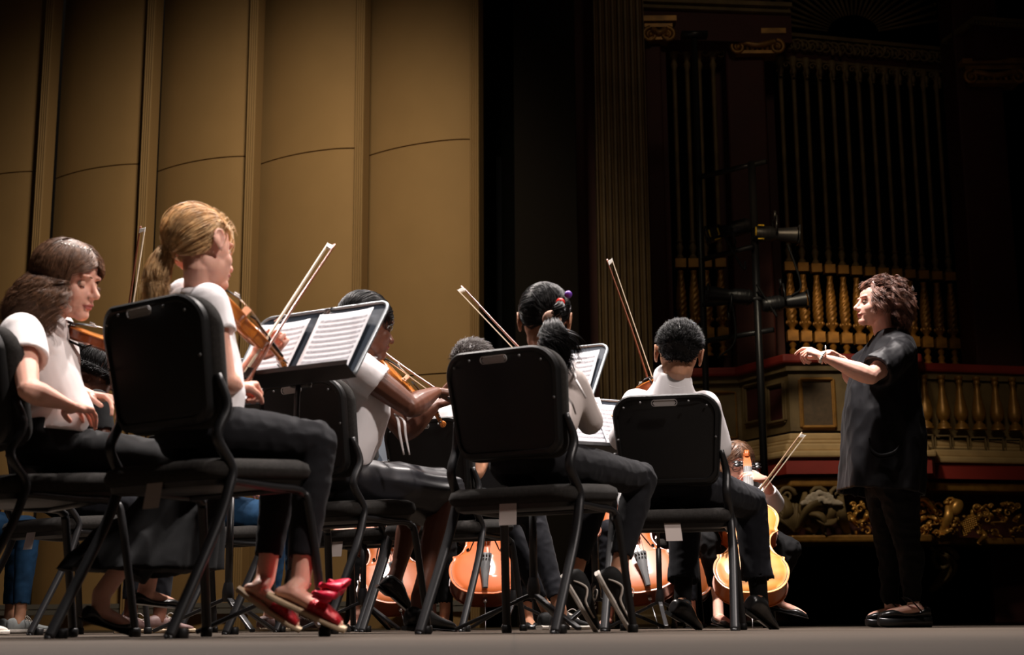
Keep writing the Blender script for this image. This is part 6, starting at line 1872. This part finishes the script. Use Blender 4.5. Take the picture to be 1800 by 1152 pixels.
make_bow('cello bow rising to the right of the amber cello', P(1408, 763, 6.98), P(1284, 926, 7.0), V((.7, 0, -.6)), light=True, wide=1.5)
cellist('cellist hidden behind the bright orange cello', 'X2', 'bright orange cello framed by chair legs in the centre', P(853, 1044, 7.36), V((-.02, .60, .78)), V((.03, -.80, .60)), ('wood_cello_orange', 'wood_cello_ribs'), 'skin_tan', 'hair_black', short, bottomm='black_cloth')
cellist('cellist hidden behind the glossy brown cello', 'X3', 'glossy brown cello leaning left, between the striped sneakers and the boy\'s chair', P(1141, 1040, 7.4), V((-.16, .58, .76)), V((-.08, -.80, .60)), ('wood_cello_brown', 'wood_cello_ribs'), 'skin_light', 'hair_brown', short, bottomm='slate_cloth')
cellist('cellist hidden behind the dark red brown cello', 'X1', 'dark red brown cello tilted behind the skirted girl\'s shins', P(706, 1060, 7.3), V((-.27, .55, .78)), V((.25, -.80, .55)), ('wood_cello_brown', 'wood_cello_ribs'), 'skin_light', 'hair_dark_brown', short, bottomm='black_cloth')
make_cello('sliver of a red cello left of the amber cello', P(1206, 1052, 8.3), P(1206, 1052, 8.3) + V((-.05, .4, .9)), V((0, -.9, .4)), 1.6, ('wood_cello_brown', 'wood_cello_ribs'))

# ---- conductor ------------------------------------------------------------
Yc = 6.85
J = dict(pelvis=P(1562, 830, 6.87), chest=P(1562, 690, 6.87), neck=P(1558, 606, 6.87), shL=P(1580, 622, 6.72), shR=P(1548, 620, 7.04), elL=P(1530, 662, 6.60), wrL=P(1452, 630, 6.62), elR=P(1500, 668, 7.14), wrR=P(1482, 632, 7.12),
         hipL=P(1575, 840, 6.80), hipR=P(1555, 840, 6.95), knL=P(1594, 950, 6.80), knR=P(1560, 950, 6.95), anL=P(1606, 1066, 6.80), anR=P(1566, 1070, 6.96),
         heelL=P(1636, 1109, 6.78), toeL=P(1546, 1109, 6.74), heelR=P(1600, 1109, 6.97), toeR=P(1524, 1107, 6.93), upL=V((0, 0, 1)), upR=V((0, 0, 1)), lift=.036)
for q_ in ('heelL', 'toeL', 'heelR', 'toeR'): J[q_].z = 0.002
ch_ = (P(1541, 534, 6.87), (-1, -.10, .02), (0, 0, 1), 1.02)
def cond_hair(H, hc, HR, hs):
    r = H.r
    for hang in (0, 1, 2):
        for _ in range((330, 150, 90)[hang]):
            while True:
                az = r.uniform(-180, 180); el = math.degrees(math.asin(r.uniform(-.75, 1)))
                if in_hair_region(az, el, 34, -45) and (not hang or (hang == 1 and abs(az) > 70 and el < 12) or (hang == 2 and 42 < abs(az) < 112 and 12 < el < 50)): break
            a_ = abs(az); p0 = skull(hc, HR, hs, az, el, 0); n0 = (p0 - hc).normalized()
            L = r.uniform(.055, .085) * (1 if a_ > 60 else .6) * (1.0 if el < 50 else .75)
            cr = r.uniform(.007, .013); ph = r.uniform(0, 6.28); tn = r.uniform(.9, 1.9); dr = r.uniform(.2, .9); hx = n0.cross(V((0, 0, 1))).normalized() if abs(n0.z) < .98 else V((1, 0, 0)); hy = n0.cross(hx)
            back = HR @ V((0, -1, 0)) * (.5 if a_ < 80 else .1); Lh = r.uniform(.07, .14) if hang < 2 else r.uniform(.09, .15)
            for _k in range(11):
                az1 = az + r.gauss(0, 3.5); el1 = min(89, el + r.gauss(0, 3)); p = skull(hc, HR, hs, az1, el1, .0); j = V((r.gauss(0, 1), r.gauss(0, 1), r.gauss(0, 1))) * .0022
                if not hang:
                    pts = [p + (n0 + back) * L * t + V((0, 0, -1)) * L * dr * t * t * 1.3 + (hx * math.cos(ph + tn * 6.28 * t) + hy * math.sin(ph + tn * 6.28 * t)) * cr * min(1, t * 2.5) + j * t for t in [i / 12 for i in range(13)]]
                else:
                    q = V((n0.x, n0.y, 0)).normalized()
                    pts = [p + q * (.032 * math.sin(t * 2.2) + (.022 if hang < 2 else .006 + .012 * t)) + V((0, 0, -Lh * t)) + (hx * math.cos(ph + t * 10) + q * math.sin(ph + t * 10)) * cr + j * t for t in [i / 13 for i in range(14)]]
                H.strand(pts, .0014, sm=0)
conductor, HRh, _, _ = figure('conductor with curly brown hair in a loose black tunic, arm raised toward the players', -90, (J['pelvis'].x, J['pelvis'].y), J, 'skin_pale', ch_,
    hair=dict(kind='curly', fn=cond_hair, mat='hair_curly', seed=61, cap=.012, hairline=24), brow='hair_brown', lids=.45, k=1.04, arm_thick=1.22, bottom=None, top=None, neck_r=.047,
    hands=dict(L=dict(fwd=P(1420, 614, 6.64) - P(1452, 630, 6.62), palm=V((-.1, .45, -.85)), side=V((-.1, .85, .35)), S=.178, curl=((28, 30, 12), (55, 62, 35), (66, 72, 40), (70, 75, 42)), spread=4, thumb=((.75, .3, .75), (.95, .0, .5), (1, -.1, .15))),
               R=dict(fwd=P(1456, 617, 7.1) - P(1482, 632, 7.12), palm=V((-.2, .1, -1)), side=V((-.1, .8, .1)), S=.175, curl=BOWH)), shoes='wedge')
m = MB()                                        # leggings
Fh = V((-1, 0, 0)); Rh = V((0, 1, 0))
torso_loft(m, [(J['pelvis'] + V((0, 0, z)), Rh, Fh, w_, d_, d2, .9) for z, w_, d_, d2 in ((-.12, .14, .09, .10), (-.04, .17, .11, .13), (.06, .165, .11, .12), (.14, .14, .10, .10))])
for s_ in 'LR':
    hp, kn, an = J['hip' + s_], J['kn' + s_], J['an' + s_]; hem = an + (kn - an) * .06
    m.tube([hp, hp + (kn - hp) * .4, kn + (hp - kn) * .1, kn, kn + (hem - kn) * .3 + V((.012, 0, 0)), kn + (hem - kn) * .7, hem], [.098, .088, .066, .062, .060, .046, .040], 20, sm=3, round_end=False)
rm = remesh(m, .0065, 3); wrinkle(rm, .009, 20, axis=(1, .3, 0), stretch=2.5, seed=31); obj('leggings', rm, 'black_cloth', conductor, world=True)
m = MB()                                        # tunic
def tsec(x0, x1, y, w, q=.85):
    a_, b_ = P(x0, y, 6.87), P(x1, y, 6.87); return ((a_ + b_) / 2, Rh, Fh, w, (b_ - a_).length / 2, (b_ - a_).length / 2, q)
secs = [tsec(1476, 1619, 868, .235), tsec(1478, 1622, 820, .23), tsec(1480, 1623, 770, .22), tsec(1482, 1616, 725, .205), tsec(1488, 1609, 685, .195), tsec(1499, 1606, 652, .19), tsec(1516, 1606, 624, .185), tsec(1530, 1600, 602, .15, .9), tsec(1538, 1590, 588, .10, 1), tsec(1546, 1582, 580, .065, 1)]
rings = []
for i, (c_, r_, f_, w_, df, db, q) in enumerate(secs):
    ring = []
    for j in range(72):
        b = 2 * PI * j / 72; ca, sa = math.cos(b), math.sin(b); fo = 1 + max(0, (5 - i) / 5) * (.045 * math.sin(9 * b + .8 + .3 * i) + .03 * math.sin(5 * b + 2))
        ring.append(c_ + r_ * math.copysign(abs(ca) ** q, ca) * w_ * fo + f_ * math.copysign(abs(sa) ** q, sa) * df * (1 + (fo - 1) * .5) + V((0, 0, -.02 * (1 if i == 0 else 0) * sa * -1)))
    rings.append(ring)
inner = [[p * 1 for p in r] for r in rings[:3]]
def shrink(ring, d):
    c_ = sum(ring, V((0, 0, 0))) / len(ring); return [p + (c_ - p).normalized() * d for p in ring]
full = [shrink(rings[1], .016), shrink(rings[0], .014)] + rings
m.loft(full)
for s_, e_ in (('L', .70), ('R', .55)):
    sh, el = J['sh' + s_], J['el' + s_]
    m.ell(sh, .074); sleeve(m, sh, sh + (el - sh) * 1.0 * e_ / .7 * .80, .078, .082, hollow=.03)
rm = remesh(m, .0068, 3)
wrinkle(rm, .015, 6.0, axis=(0, 0, 1), stretch=3.0, seed=17); wrinkle(rm, .008, 15, axis=(.3, 0, 1), stretch=2.0, seed=23)
tun = obj('tunic', rm, 'dress_black', conductor, world=True)
m = MB(); pk = [P(1528, 770, 6.64), P(1532, 790, 6.63), P(1548, 800, 6.625), P(1572, 794, 6.63), P(1586, 776, 6.64)]
m.tube(pk, [.003, .006, .007, .006, .003], 10, sm=5, flat=.5); m.tube([p_ + V((0, .006, -.014)) for p_ in pk], [.003, .004, .005, .004, .003], 10, sm=5, flat=.5)
obj('pocket_fold', m, 'dress_black', tun, world=True)
m = MB(); wc = P(1446, 628, 6.62); x_, y_, d_ = frame(P(1420, 614, 6.64) - P(1452, 630, 6.62))
for j in range(18):
    b = 2 * PI * j / 18; m.ell(wc + (x_ * math.cos(b) + y_ * math.sin(b) * .85) * .030, .0062, nu=8, nv=6)
m.tube([wc + y_ * .03, wc + y_ * .045 + d_ * .008, wc + y_ * .055 + d_ * .014], [.003, .004, .002], 6); obj('bracelet', m, 'ivory', conductor, world=True)
m = MB(); m.lathe([(.026, -.006), (.029, 0), (.026, .006)], P(1484, 640, 7.12), 16, hframe(V((0, 1, 0)), P(1456, 617, 7.1) - P(1482, 632, 7.12)))
obj('wrist_watch', m, 'steel', conductor, world=True, smooth=False)
